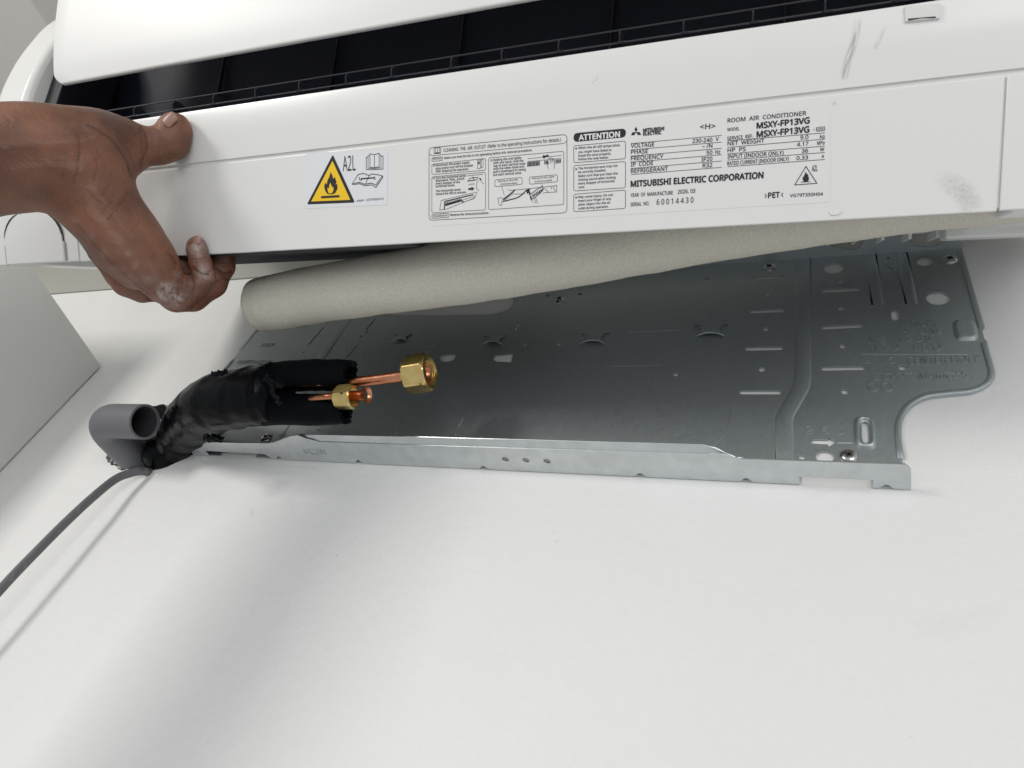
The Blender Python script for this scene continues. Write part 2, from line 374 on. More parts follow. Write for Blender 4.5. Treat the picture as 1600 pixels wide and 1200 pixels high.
# left part
for a, b_, r in (((505, 513), (483, 539), .0012), ((586, 500), (573, 515), .0010), ((559, 540), (541, 560), .0010), ((633.5, 653), (624, 668), .0008), ((724, 653.5), (716, 668), .0009)):
    holes.append(stadium(wp(*a), wp(*b_), r))
for c in ((475, 551), (564, 526), (619, 677), (712, 679), (498, 672)): rh(c, .0014)
for h in (1253, ), : pass
holes.append(circle2(mir(wp(1253, 715)), .0023))
print('HOLES', len(holes))
def to_wall(y0): return lambda a, b_, c: Vector((a, y0 - c, b_))
vs, fs = sheet(outl, holes, .0009, to_wall(PLATE_Y), bevel=.00015)
child('back_panel', vs, fs, M['steel'], plate, smooth=0)

def ridge(pts, wd, h, m=M['steel'], name='rib', y0=PLATE_Y - .0006, edge=.35):
    """raised rib of trapezoid section pressed out of the sheet along a polyline (x, z)"""
    pts = [Vector((p[0], p[1])) for p in pts]; vs = []; fs = []; L = len(pts)
    for i, p in enumerate(pts):
        t = (pts[min(i + 1, L - 1)] - pts[max(i - 1, 0)]).normalized(); nn = Vector((-t.y, t.x))
        e = 1.0
        prof = [(-1, 0), (-1 + edge * .5, .7), (-1 + edge, 1), (1 - edge, 1), (1 - edge * .5, .7), (1, 0)]
        for a, hh in prof:
            q = p + nn * a * wd / 2
            if i in (0, L - 1): hh = 0; q = q + t * (h * .8 if i else -h * .8)
            vs.append(Vector((q.x, y0 - hh * h, q.y)))
    for i in range(L - 1):
        for k in range(5): fs.append((i * 6 + k, i * 6 + k + 1, (i + 1) * 6 + k + 1, (i + 1) * 6 + k))
    return child(name, vs, fs, m, plate, smooth=60)
rib_r = [wp(1256, 402), wp(1255, 500), wp(1254, 595), wp(1252, 606), wp(1228, 648), wp(1225, 658), wp(1226, 700), wp(1226, 722)]
ridge(rib_r, .0125, .0009, edge=.24); ridge([mir(p) for p in rib_r], .0125, .0009, edge=.24)
for a, b_ in (((1361, 401), (1371, 474)), ((1409, 398), (1424, 473))):
    r_ = [wp(*a), wp((a[0] + b_[0]) / 2, (a[1] + b_[1]) / 2), wp(*b_)]
    ridge(r_, .0095, .0030, edge=.6); ridge([mir(p) for p in r_], .0095, .0030, edge=.6)
er1 = [wp(1499, 392), wp(1516, 452), wp(1533, 512)]
er2 = catmull([wp(1537, 537), wp(1545, 566), wp(1549, 587), wp(1540, 601), wp(1517, 611), wp(1479, 615), wp(1445, 620), wp(1420, 634), wp(1406, 655), wp(1403, 682), wp(1407, 715)], 5)
for e in (er1, er2):
    ridge(e, .0045, .0012, name='edge_lip', edge=.3); ridge([mir(p) for p in e], .0045, .0012, name='edge_lip', edge=.3)
# pressed boss (rounded, raised) top right tab, and the slotted boss by the arrow
def boss(c, rx, rz, h, dish=False, rot=0.0):
    cc = wp(*c); vs = []; fs = []; n = 28; rings = [(1.0, 0), (.86, .55), (.72, .95), (.60, 1.0)] + ([(.50, .75), (.42, .2), (.3, .05)] if dish else [(.3, 1.02)])
    for s, hh in rings:
        for i in range(n):
            a = 2 * math.pi * i / n; ca, sa = math.cos(a), math.sin(a)
            ex = .55
            x = math.copysign(abs(ca) ** ex, ca) * rx * s; z = math.copysign(abs(sa) ** ex, sa) * (rz - rx * (1 - s) * 1.0)
            x, z = x * math.cos(rot) - z * math.sin(rot), x * math.sin(rot) + z * math.cos(rot)
            vs.append(Vector((cc.x + x, PLATE_Y - .0006 - hh * h, cc.y + z)))
    for j in range(len(rings) - 1):
        for i in range(n): fs.append((j * n + i, j * n + (i + 1) % n, (j + 1) * n + (i + 1) % n, (j + 1) * n + i))
    if not dish: fs.append(tuple(range((len(rings) - 1) * n, len(rings) * n)))
    child('boss', vs, fs, M['steel'], plate, smooth=60)
boss((1508, 517), .0080, .0125, .0026); boss((1352, 677), .0075, .0155, .0028, dish=True)
# bridge clips pressed out of the middle of the plate
for (cx, cy, s) in ((627, 531, .8), (771, 535, .9), (927, 533, 1.0), (1110, 521, 1.05)):
    c_ = wp(cx, cy); ww = .0125 * s; vs = []; fs = []
    rows = [(.0085, 1.0, 0), (.0045, .62, .0018), (-.001, .62, .0026), (-.0065, 1.0, .0022)]
    for dz, ws, hh in rows:
        for k in range(7):
            t = -1 + 2 * k / 6; vs.append(Vector((c_.x + ww * ws * t, PLATE_Y - .0006 - hh * (1 - .55 * abs(t) ** 2) - (.0006 if hh else 0), c_.y + dz * s + (.0035 * (1 - t * t) if dz < -.005 else 0))))
    for j in range(3):
        for k in range(6): fs.append((j * 7 + k, j * 7 + k + 1, (j + 1) * 7 + k + 1, (j + 1) * 7 + k))
    o = child('bridge_clip', vs, fs, M['steel'], plate, smooth=60)
    md = o.modifiers.new('solid', 'SOLIDIFY'); md.thickness = .0008; md.offset = 0
    for sx in (-1, 1):
        v1, f1 = sheet(stadium((c_.x + sx * ww * .62, c_.y + .0085 * s), (c_.x + sx * ww * 1.05, c_.y + .0092 * s), .0007), [], .0001, to_wall(PLATE_Y - .0008))
        child('clip_slit', v1, f1, M['hole'], plate, smooth=0)
# scored arc and lines
def scored(pts, r=.00035):
    pts = [Vector((p.x, PLATE_Y - .0006, p.y)) for p in pts]
    v1, f1 = tube_geo(pts, r, 5); child('scored_line', v1, f1, M['steel_edge'], plate, smooth=60)
scored(catmull([wp(1143, 636), wp(1142, 652), wp(1135, 672), wp(1126, 686), wp(1114, 698)], 5))
scored([mir(p) for p in catmull([wp(1143, 636), wp(1142, 652), wp(1135, 672), wp(1126, 686), wp(1114, 698)], 5)])
scored([wp(1308, 693), wp(1332, 693.5)], .00045); scored([wp(1345, 554.5), wp(1512, 555)], .0003)
scored([wp(1500, 551), wp(1512, 555), wp(1502, 560)], .0003)
scored([wp(980, 520), wp(1068, 516)], .0002); scored([wp(822, 528), wp(877, 527.5)], .0002); scored([wp(788, 499), wp(803, 499)], .0003); scored([wp(820, 499), wp(839, 498.5)], .0003)
scored([wp(955, 573), wp(1032, 572)], .0002); scored([wp(1352, 610), wp(1352, 648)], .0002)
scored([wp(1365, 585), wp(1500, 584)], .0002)

# text machinery -------------------------------------------------
def load_font():
    import os
    try:
        p = os.path.join(bpy.utils.system_resource('DATAFILES'), 'fonts', 'NotoSansHebrew-Regular.woff2')
        return bpy.data.fonts.load(p) if os.path.exists(p) else None
    except Exception:
        return None
FONT = load_font()
def text_geo(s, bold=0.0, shear=0.0):
    cu = bpy.data.curves.new('t', 'FONT'); cu.body = s; cu.size = 1.0; cu.shear = shear
    cu.resolution_u = 3
    if FONT: cu.font = FONT
    ob = bpy.data.objects.new('t', cu); C.objects.link(ob)
    dg = bpy.context.evaluated_depsgraph_get(); dg.update(); me = bpy.data.meshes.new_from_object(ob.evaluated_get(dg))
    v0 = [v.co.copy() for v in me.vertices]; f0 = [tuple(p.vertices) for p in me.polygons]
    bpy.data.objects.remove(ob); bpy.data.curves.remove(cu); bpy.data.meshes.remove(me)
    if bold <= 0: return v0, f0
    vs = []; fs = []
    for i, (dx, dy) in enumerate(((bold, 0), (-bold, 0), (0, bold), (0, -bold))):   # heavier strokes: four shifted copies
        o = len(vs); vs += [v + Vector((dx, dy, i * .004)) for v in v0]; fs += [tuple(q + o for q in f) for f in f0]
    return vs, fs
CAP = None
def cap_h():
    global CAP
    if CAP is None: v, f = text_geo('H'); CAP = max(p.y for p in v)
    return CAP
def text_between(s, a, b_, h, z, bold=0.0, **k):
    if not s.strip(): return [], []
    """text whose baseline runs from a to b (2D), cap height h -> verts (x, y, z)"""
    vs, fs = text_geo(s, bold, **k)
    if not vs: return [], []
    x0 = min(v.x for v in vs); x1 = max(v.x for v in vs); a = Vector(a); b_ = Vector(b_); d = (b_ - a); L = d.length; d.normalize(); nn = Vector((-d.y, d.x))
    sx = L / (x1 - x0); sy = h / cap_h(); out = []
    for v in vs:
        q = a + d * (v.x - x0) * sx + nn * v.y * sy; out.append(Vector((q.x, q.y, z + v.z * sy)))
    return out, fs
def plate_text(s, a, b_, hpx_pts):
    A = wp(*a); B = wp(*b_); h = (wp(a[0], a[1] - hpx_pts) - A).length
    v1, f1 = text_between(s, A, B, h, 0)
    return [Vector((p.x, PLATE_Y - .00085, p.y)) for p in v1], f1
gs = []
for s, a, b_, h in (('RIGHT', (1425, 512), (1466, 510), 10), ('A    LINE', (1410, 523), (1472, 522), 9), ('N°2   4 2 5 0', (1356, 536), (1456, 535), 10), ('W 7 A   1 5 O', (1357, 551), (1472, 549), 12),
                    ('CENTER HOLE', (1419, 570), (1532, 567), 11), ('2  1 6', (1350, 568), (1398, 568), 9), ('2 8 A 4 2 MARK 2 5 .', (1366, 594), (1522, 592), 11),
                    ('OO', (1356, 612), (1396, 612), 13), ('2 6 5', (1259, 678), (1319, 680), 12), ('2    1 7', (625, 545), (680, 543), 7)):
    gs.append(plate_text(s, a, b_, h))
def emboss_all(gs):
    for v1, f1 in gs:
        o = child('embossed_lettering', v1, f1, M['steel'], plate, smooth=0)
        md = o.modifiers.new('solid', 'SOLIDIFY'); md.thickness = .0009; md.offset = 0
emboss_all(gs)
# left tab lettering (mirror tab)
gs = []
for s, a, b_, h in (('LEFT', (1425, 512), (1466, 510), 10), ('CENTER HOLE', (1400, 550), (1515, 548), 12), ('160 MARK', (1400, 590), (1510, 588), 12)):
    A = mir(wp(*b_)); B = mir(wp(*a)); v1, f1 = text_between(s, A, B, .006, 0); gs.append(([Vector((p.x, PLATE_Y - .00085, p.y)) for p in v1], f1))
emboss_all(gs)

# bottom ledge (horizontal, sticks out of the wall) ----------------
def hz(px, py, z=None): p = at_z(px, py, ZB if z is None else z); return Vector((p.x, p.y))
yb = PLATE_Y + .0004
notch = lambda px, py, s=1.0: [Vector((at_y(px, py, PLATE_Y).x - .0045 * s, yb)), Vector((at_y(px, py, PLATE_Y).x - .0008, yb - .0042 * s)), Vector((at_y(px, py, PLATE_Y).x + .0012, yb - .0042 * s)), Vector((at_y(px, py, PLATE_Y).x + .005 * s, yb))]
xB = wp(303, 711).x
back = [Vector((xB, yb))]
# left window
lw0, lw1 = wp(326, 713).x, wp(418, 717).x
back += [Vector((lw0, yb)), Vector((lw0, yb - .0078)), Vector((lw1, yb - .0070)), Vector((lw1 + .006, yb))]
for c in ((438, 716), (562, 722), (757, 731), (1001, 742), (1166, 748)): back += notch(*c)
rw0, rw1 = wp(1249, 748).x, wp(1363, 755).x
back += [Vector((rw0, yb)), Vector((rw0, yb - .0085)), Vector((rw1, yb - .0085)), Vector((rw1, yb))]
back += notch(1384, 759); back += [Vector((xR + .001, yb))]
frontR = catmull([Vector((xR + .001, yb)), hz(1423, 745), hz(1422, 732), hz(1414, 725.5)], 3)[1:]
frontM = [hz(1300, 721.5), hz(1165, 716.5)] + catmull([hz(1165, 716.5), hz(1150, 715), hz(1128, 708), hz(1108, 708.5)], 4)[1:]
low = [hz(1098, 708.3), hz(950, 704), hz(800, 699.5), hz(640, 694.5), hz(500, 689.5), hz(478, 684)]
frontL = [hz(466, 679.5), hz(455, 681), hz(428, 691), hz(420, 692), hz(300, 690), hz(291, 690), hz(290, 692.5)]
ol = back + frontR + frontM + low + frontL
vs, fs = sheet(ol, [circle2(hz(x, y), .0031, .0030) for x, y in ((790, 716.5), (822, 718), (855, 719.5))], .0011, lambda a, b_, c: Vector((a, b_, ZB + c)), bevel=.0002)
ledge = child('bottom_ledge', vs, fs, M['lit_steel'], plate, smooth=0)
# raised front strip of the ledge, bent up
lowP = [Vector((1128, 708)), Vector((1098, 708.3)), Vector((950, 704)), Vector((800, 699.5)), Vector((640, 694.5)), Vector((500, 689.5)), Vector((478, 684))]
topP = [(1118, 700.5), (1098, 695.4), (950, 691.3), (800, 687), (640, 682.8), (500, 679.6), (470, 679.2)]
vs = []; 
for (a, b_), (c, d) in zip(lowP, topP):
    p = at_z(a, b_, ZB); q = at_z(c, d, ZB + .0022); vs += [p, q, q + Vector((0, 0, .0008)), p + Vector((0, 0, .0008))]
fs = []
for i in range(len(lowP) - 1):
    for k in range(4): fs.append((4 * i + k, 4 * i + (k + 1) % 4, 4 * i + 4 + (k + 1) % 4, 4 * i + 4 + k))
child('bent_strip', vs, fs, M['lit_steel'], plate, smooth=20)
# bright sheared edge along the ledge front
edge = [at_z(a, b_, ZB + .0004) for a, b_ in ((1414, 725.2), (1300, 721.2), (1165, 716.2), (1150, 714.7), (1134, 708), (1118, 700))] + [at_z(a, b_, ZB + .0026) for a, b_ in ((1098, 695), (950, 691), (800, 686.8), (640, 682.4), (500, 679.2), (468, 678.8))]
v1, f1 = tube_geo(edge, .00042, 5); child('sheared_edge', v1, f1, M['steel_edge'], plate, smooth=60)
# stamped code on the ledge, upside down
A = hz(513, 709); B = hz(478, 708.5); h = (hz(478, 716) - B).length
v1, f1 = text_between('WC24', A, B, h * .9, 0); v1 = [Vector((p.x, p.y, ZB - .0008)) for p in v1]
child('stamped_code', v1, f1, mat('stamped_dull_steel', (.33, .35, .36), .5, 1.0), plate, smooth=0)
A = hz(303, 697); B = hz(309, 709); v1, f1 = text_between('77', hz(316, 708), hz(304, 708), .004, 0); v1 = [Vector((p.x, p.y, ZB - .0008)) for p in v1]
child('stamped_code', v1, f1, M['hole'], plate, smooth=0)

# top ledge with the wavy hook outline
def tz(px, py): p = at_z(px, py, ZT); return Vector((p.x, p.y))
tp = [(1180, 396), (1220, 390), (1258, 385), (1285, 383), (1303, 386), (1318, 391), (1336, 390), (1345, 384), (1349, 377), (1357, 371), (1405, 369), (1415, 375), (1424, 384), (1444, 385.5), (1460, 384), (1474, 378), (1490, 375), (1500, 375), (1505, 382), (1502, 391)]
tpp = [tz(*p) for p in tp]
xr0 = tpp[-1].x
ymid = tpp[0].y
fr = catmull(tpp, 3)
full = [Vector((xr0, PLATE_Y + .0004))] + fr[::-1] + [mir(p) for p in fr] + [Vector((2 * XC - xr0, PLATE_Y + .0004))]
vs, fs = sheet(full, [], .0010, lambda a, b_, c: Vector((a, b_, ZT + c)), bevel=.0002)
child('top_ledge', vs, fs, M['steel'], plate, smooth=0)
# screws ---------------------------------------------------------
def screw(c, r=.0058):
    p = wp(*c); vs = []; fs = []; n = 20
    ring = [(1.0, 0), (1.0, .0006), (.86, .0017), (.6, .0024), (.32, .0026), (.26, .0012)]
    for s, hh in ring:
        for i in range(n): a = 2 * math.pi * i / n; vs.append(Vector((p.x + r * s * math.cos(a), PLATE_Y - .0006 - hh, p.y + r * s * math.sin(a))))
    for j in range(len(ring) - 1):
        for i in range(n): fs.append((j * n + i, j * n + (i + 1) % n, (j + 1) * n + (i + 1) % n, (j + 1) * n + i))
    fs.append(tuple(range(5 * n, 6 * n)))
    o = child('screw', vs, fs, M['zinc'], plate, smooth=35)
    gs = []
    for k in range(2):
        v1, f1 = box_geo(-r * .42, r * .42, -.0008, .0008, -.0002, .0002); rot = Matrix.Rotation(k * math.pi / 2 + .5, 3, 'Y')
        v1 = [Vector((q.x, q.z, q.y)) for q in v1]; v1 = [rot @ q + Vector((p.x, PLATE_Y - .0033, p.y)) for q in v1]; gs.append((v1, f1))
    v1, f1 = merge(*gs)
    o2 = mesh_obj('cross_recess', v1, f1, M['hole'], o, smooth=0); o2.matrix_parent_inverse = (plate.matrix_world @ o.matrix_basis).inverted() if False else Matrix.Identity(4)
    return o
for c in ((1484, 407), (1202, 419), (875, 470), (1326, 714), (417, 685)): screw(c)
rec = wp(1326, 714)

# ================================================================== AIR CONDITIONER
LEN = .894
unit = empty('air_conditioner', None, UNIT_M)
tag(unit, 'white wall air conditioner indoor unit tilted off its plate, underside with printed labels showing', 'air conditioner')
def up(name, geo, m, bevel=None, smooth=30, parent=None):
    vs, fs = geo; return mesh_obj(name, vs, fs, m, parent or unit, smooth=smooth, bevel=bevel)
def ub(x0, x1, v0, v1, w0, w1): return box_geo(x0, x1, v0, v1, -w1, -w0)   # w counts into the unit
def extr(prof, x0, x1):     # prof: list of (v, w)
    n = len(prof); vs = [Vector((x, a, -b_)) for x in (x0, x1) for a, b_ in prof]
    fs = [tuple(range(n)), tuple(range(2 * n - 1, n - 1, -1))] + [(i, (i + 1) % n, (i + 1) % n + n, i + n) for i in range(n)]
    return vs, fs
XS0 = LP(123, 390).x; XS1 = LP(1566, 225).x
V1 = (LP(400, 242).y + LP(1560, 121).y) / 2; VL = (LP(400, 152).y + LP(1300, 29).y) / 2
up('bottom_panel', ub(XS0 + .0006, XS1 - .0006, 0, V1 - .0012, 0, .004), M['white'], .0007)
up('end_panel', ub(.002, XS0 - .0006, .0003, V1 + .004, .0002, .004), M['white'], .0008)
up('end_panel', ub(XS1 + .0006, LEN - .002, .0003, V1 - .0012, .0002, .004), M['white'], .0008)
up('seam_gap', ub(.002, LEN - .002, .002, V1 + .004, .0016, .006), M['grove'])
# lip panel: from the seam forward, slightly rising, rounded front lip
lipprof = [(V1 + .0016, .0002), (V1 + .02, -.0002), (VL - .003, .0000), (VL - .0008, .0008), (VL, .0025), (VL - .0006, .0045), (VL - .004, .006), (V1 + .0012, .0065)]
up('lip_panel', extr(lipprof, .044, LEN - .044), M['white'], None, 40)
x_end = LP(1508, 1).x
# block closing the outlet on the right
endprof = [(VL - .004, .0002), (VL + .03, .0), (VL + .075, .012), (VL + .13, .05), (VL + .13, .11), (VL - .004, .11)]
up('outlet_end', extr(endprof, x_end, LEN - .044), M['white'], .003, 40)
# side caps
capprof2 = [(0, .0), (.06, .0005), (.10, .004), (.145, .012), (.180, .028), (.210, .048), (.238, .072), (.256, .100), (.265, .140), (.262, .22), (.23, .25), (.0, .25)]
cp = catmull([Vector(p) for p in capprof2[:10]], 4) + [Vector(p) for p in capprof2[10:]]
for x0, x1 in ((0.0, .042), (LEN - .042, LEN)):
    o = up('side_cap', extr([(p.x, p.y) for p in cp], x0, x1), M['white'], .006, 50)
# shell behind: main casing (rear)
rear_full = [(.006, .0062), (.0005, .02), (.0005, .215), (.02, .25), (.20, .25), (.235, .21), (.24, .12), (.12, .115), (.10, .03), (.10, .0075)]
rear_cut = [(.006, .0062), (.0005, .016), (.0005, .128), (.05, .150), (.05, .20), (.06, .25), (.20, .25), (.235, .21), (.24, .12), (.12, .115), (.10, .03), (.10, .0075)]
up('rear_casing', extr(rear_cut, .0425, .15), M['rearcase'], .002, 40)
up('rear_foam', extr(rear_cut, .1505, .42), M['greyfoam'], .002, 40)
tail = [(.20, .25), (.235, .21), (.24, .12), (.12, .115), (.10, .03), (.10, .0075)]
up('rear_casing', extr([(.02, .0062), (.045, .02), (.05, .10), (.06, .25)] + tail, .4205, .70), M['rearcase'], .002, 40)
up('rear_casing', extr([(.02, .0062), (.04, .02), (.04, .14), (.004, .150), (.004, .195), (.04, .20), (.05, .25)] + tail, .7005, .795), M['white2'], .002, 40)
up('rear_casing', extr([(.006, .0062), (.0005, .02), (.0005, .225), (.02, .25)] + tail, .7955, LEN - .0425), M['white2'], .002, 40)
for k in range(5): up('rear_rib', ub(.712 + k * .018, .7142 + k * .018, -.002, .02, .155, .193), M['white2'], .0005)
up('rear_rail', ub(.785, LEN - .045, -.005, .02, .128, .152), M['white2'], .002)
# outlet duct (dark) with vertical vanes
duct = [(VL - .006, .0075), (VL - .012, .03), (VL - .010, .06), (.14, .088), (.19, .102), (.232, .108), (.232, .112), (.13, .112), (VL - .018, .07), (VL - .018, .0075)]
up('outlet_duct', extr(duct, .0425, x_end - .0005), M['dark'], None, 60)
up('duct_side', extr([(VL - .012, .03), (VL - .001, .012), (.15, .03), (.21, .055), (.23, .10), (.19, .10), (VL - .01, .06)], .0425, .060), M['darkvane'], .001)
tick = [(145, 192), (197, 181), (258, 172), (322, 163), (388, 154), (457, 143), (531, 131), (603, 120), (697, 108), (777, 97), (867, 85), (964, 72), (1065, 58), (1175, 42), (1290, 26), (1401, 11)]
for k, (tx, ty) in enumerate(tick):
    x = LP(tx, ty).x
    vp = [(VL - .003, .008), (VL + .010, .0075), (VL + .0125, .010), (VL + .0125, .016), (VL + .008, .024), (VL - .006, .026)]
    o = up('vertical_vane', extr(vp, x - .0005, x + .0005), M['darkvane'], None, 0)
    # peg where the vane hangs on its link rod
    v1, f1 = tube_geo([Vector((x - .0012, VL + .004, -.0065)), Vector((x + .004, VL + .0045, -.0085))], .0012, 8); mesh_obj('vane_peg', v1, f1, M['darkvane'], o, smooth=40)
    # dark curved tube imitating a reflection of the vane in the duct
    pts = catmull([Vector((x + .006, VL + .020, -.086)), Vector((x + .012, VL + .014, -.084)), Vector((x + .020, VL + .017, -.086)), Vector((x + .028, VL + .030, -.092)), Vector((x + .031, VL + .045, -.097))], 4)
    if k % 5 != 4:
        v1, f1 = tube_geo(pts, [.0006 + .0012 * math.sin(math.pi * (q_ + .5) / len(pts)) for q_ in range(len(pts))], 6); mesh_obj('vane_reflection', v1, f1, M['ink'], o, smooth=40)
    if k % 3 == 1: up('duct_rib', extr([(VL - .009, .05), (.142, .082), (.19, .098), (.232, .104), (.232, .107), (.19, .101), (.14, .087), (VL - .009, .06)], x + .016, x + .0172), M['darkvane'], None, 0)
for vv, ww in ((VL + .0045, .0075), (VL + .0165, .02)):
    r0 = LP(118, 190).x
    v1, f1 = tube_geo([Vector((r0, vv, -ww)), Vector((x_end - .02, vv, -ww))], .00055, 6)
    mesh_obj('link_rod', v1, f1, mat('dark_grey_rod', (.035, .036, .042), .35), unit, smooth=40)
# front flap (open vane) over the outlet
fp = catmull([Vector((.1545, .020)), Vector((.175, .0215)), Vector((.205, .0265)), Vector((.245, .036)), Vector((.285, .050)), Vector((.30, .075))], 6)
x0f = LP(92, 135, -.02).x
vs = []; fs = []; nx = 46
for j, p in enumerate(fp):
    s = (p - fp[0]).length
    ins = .010 * max(0, 1 - s / .010) ** 2 + (-.002) * min(1, s / .05)
    for i in range(nx + 1):
        t = i / nx; xx = x0f + ins + (LEN - .05 - x0f - ins) * t; vs.append(Vector((xx, p.x, -p.y)))
for j in range(len(fp) - 1):
    for i in range(nx): a = j * (nx + 1) + i; fs.append((a, a + 1, a + nx + 2, a + nx + 1))
M['flap'] = M['white'].copy(); bsdf(M['flap']).inputs['Roughness'].default_value = .42; bsdf(M['flap']).inputs['Coat Weight'].default_value = 0
o = mesh_obj('front_flap', vs, fs, M['flap'], unit, smooth=80)
md = o.modifiers.new('solid', 'SOLIDIFY'); md.thickness = .005; md.offset = 1
md = o.modifiers.new('bevel', 'BEVEL'); md.width = .0018; md.segments = 3; md.limit_method = 'ANGLE'; md.angle_limit = R_(50)
# small latch tab on the lip
tc = [LP(1414, 12), LP(1467, 7), LP(1467, 29), LP(1415, 34)]
up('latch_tab', sheet([tuple(p) for p in tc], [], .001, lambda a, b_, c: Vector((a, b_, .0007 + c)), bevel=.0003), M['white2'], None, 0)
tc = [LP(1418, 31), LP(1461, 27.5), LP(1461, 30), LP(1440, 30), LP(1419, 34)]
up('latch_slot', sheet([tuple(p) for p in tc], [], .0002, lambda a, b_, c: Vector((a, b_, .0017 + c))), M['hole'], None, 0)
# triangular notch at the rear edge
tc = [LP(1296, 331), LP(1313, 329.5), LP(1312, 333), LP(1305, 336), LP(1298, 335)]
up('moulded_arrow', sheet([tuple(p) for p in tc], [], .0004, lambda a, b_, c: Vector((a, b_, .0003 + c)), bevel=.0002), M['grove'], None, 0)
# arch-shaped knock-out covers in the end panels
def arch(sgn):
    xa, xb = LP(11, 400).x, LP(103, 400).x; vt = LP(60, 331).y; vb = .0012
    r = (xb - xa) * .36; pts = [(xa, vb), (xb, vb)] + [(xb - r + r * math.cos(a), vt - r + r * math.sin(a)) for a in [math.pi / 2 * i / 7 for i in range(8)]] + [(xa + r - r * math.sin(a), vt - r + r * math.cos(a)) for a in [math.pi / 2 * i / 7 for i in range(8)]]
    if sgn < 0: pts = [(LEN - p[0], p[1]) for p in pts][::-1]
    return pts
for sgn in (1, -1):
    p = arch(sgn); cx = sum(q[0] for q in p) / len(p); cy = .02
    up('knockout_gap', sheet(p, [], .0002, lambda a, b_, c: Vector((a, b_, .0001 + c))), M['hole'], None, 0)
    p2 = [(cx + (a - cx) * .962, b_ if b_ < .01 else b_ - .0009) for a, b_ in p]
    up('knockout_cover', sheet(p2, [], .0010, lambda a, b_, c: Vector((a, b_, .0006 + c)), bevel=.0004), M['white'], None, 0)
    arcp = p[2:]
    for seg in (arcp[1:7], arcp[9:15]) if sgn > 0 else (arcp[0:6], arcp[8:14]):
        vs = []
        for i, q in enumerate(seg):
            a = Vector(seg[max(i - 1, 0)]); b_ = Vector(seg[min(i + 1, len(seg) - 1)]); t = (b_ - a).normalized(); nn = Vector((-t.y, t.x)); wd = .0009 * math.sin(math.pi * (i + .35) / (len(seg) - .3)) + .0002
            vs += [Vector((q[0] + nn.x * wd, q[1] + nn.y * wd, .0016)), Vector((q[0] - nn.x * wd, q[1] - nn.y * wd, .0016))]
        up('knockout_slit', (vs, [(2 * i, 2 * i + 1, 2 * i + 3, 2 * i + 2) for i in range(len(seg) - 1)]), M['hole'], None, 0)
    # raised guide ribs either side
    for q in (min(a for a, b_ in p) , max(a for a, b_ in p)):
        up('guide_rib', ub(q - .0006, q + .0006, .001, .018, -.0018, 0), M['white'], .0004)

# ------------------------------------------------ drawing on the underside
class Ink:
    def __init__(s, sx, ox, oy, z): s.f = sx; s.ox = ox; s.oy = oy; s.z = z; s.g = []
    def P(s, c): return LP(s.ox + c[0] * s.f, s.oy + c[1] * s.f)
    def poly(s, pts, dz=0):
        p = [s.P(c) for c in pts]; vs, fs = sheet([tuple(q) for q in p], [], 0, lambda a, b_, c: Vector((a, b_, s.z + dz))); s.g.append((vs, fs))
    def line(s, pts, wd=2.2, closed=False, dz=0):
        p = [s.P(c) for c in pts]; L = len(p); k = (s.P((0, 0)) - s.P((0, 100))).length / 100 * wd / 2
        vs = []; 
        for i in range(L):
            a = p[i - 1] if (i or closed) else p[i]; b_ = p[(i + 1) % L] if (i < L - 1 or closed) else p[i]
            t1 = (p[i] - a).normalized() if (p[i] - a).length > 1e-9 else (b_ - p[i]).normalized(); t2 = (b_ - p[i]).normalized() if (b_ - p[i]).length > 1e-9 else t1
            t = (t1 + t2).normalized(); nn = Vector((-t.y, t.x)); m_ = min(1.6, 1 / max(.3, nn.dot(Vector((-t1.y, t1.x)))))
            for sg in (1, -1): q = p[i] + nn * k * sg * m_; vs.append(Vector((q.x, q.y, s.z + dz)))
        fs = [(2 * i, 2 * i + 1, (2 * i + 3) % (2 * L), (2 * i + 2) % (2 * L)) for i in range(L if closed else L - 1)]
        s.g.append((vs, fs))
    def rrect(s, c, r, wd=2.2, fill=False):
        """rounded quad, corners TL TR BR BL"""
        c = [Vector(q) for q in c]; pts = []
        for i in range(4):
            a, b_, d = c[i - 1], c[i], c[(i + 1) % 4]; e1 = (a - b_).normalized() * r; e2 = (d - b_).normalized() * r
            for k in range(6):
                t = k / 5; pts.append(b_ + e1 * (1 - t) ** 2 + e2 * t ** 2)
        (s.poly if fill else (lambda q: s.line(q, wd, True)))(pts)
    def text(s, t, a, b_, h, bold=.011, **k):
        A = s.P(a); B = s.P(b_); hh = (s.P((a[0], a[1] - h)) - A).length; s.g.append(text_between(t, A, B, hh, s.z, bold, **k))
    def build(s, name, m, parent):
        v1, f1 = merge(*[g for g in s.g if g[0]]); o = mesh_obj(name, v1, f1, m, parent, smooth=0); return o

# rating label on clear film
I7 = lambda z=.00030: Ink(.21875, 960, 160, z)
k = I7()
film = Ink(.21875, 960, 160, .00012); film.rrect([(-1310, 330), (1540, 30), (1540, 712), (-1310, 885)], 8, fill=True)
film_o = film.build('rating_label', M['white'], unit)
T = k.text
T('ROOM  AIR  CONDITIONER', (808, 145), (1370, 92), 29)
T('MSXY-FP13VG', (1015, 188), (1395, 149), 41, .036); T('MSXY-FP13VG', (1015, 250), (1393, 213), 41, .036)
T('-', (1420, 205), (1430, 204), 26)
T('MODEL', (808, 205), (893, 199), 22); T('SERVICE  REF.', (806, 270), (990, 252), 24)
T('NET  WEIGHT', (808, 309), (1070, 288), 28); T('HP  PS', (808, 357), (938, 347), 28)
T('INPUT (INDOOR ONLY)', (808, 402), (1208, 374), 28); T('RATED CURRENT (INDOOR ONLY)', (806, 451), (1245, 417), 27)
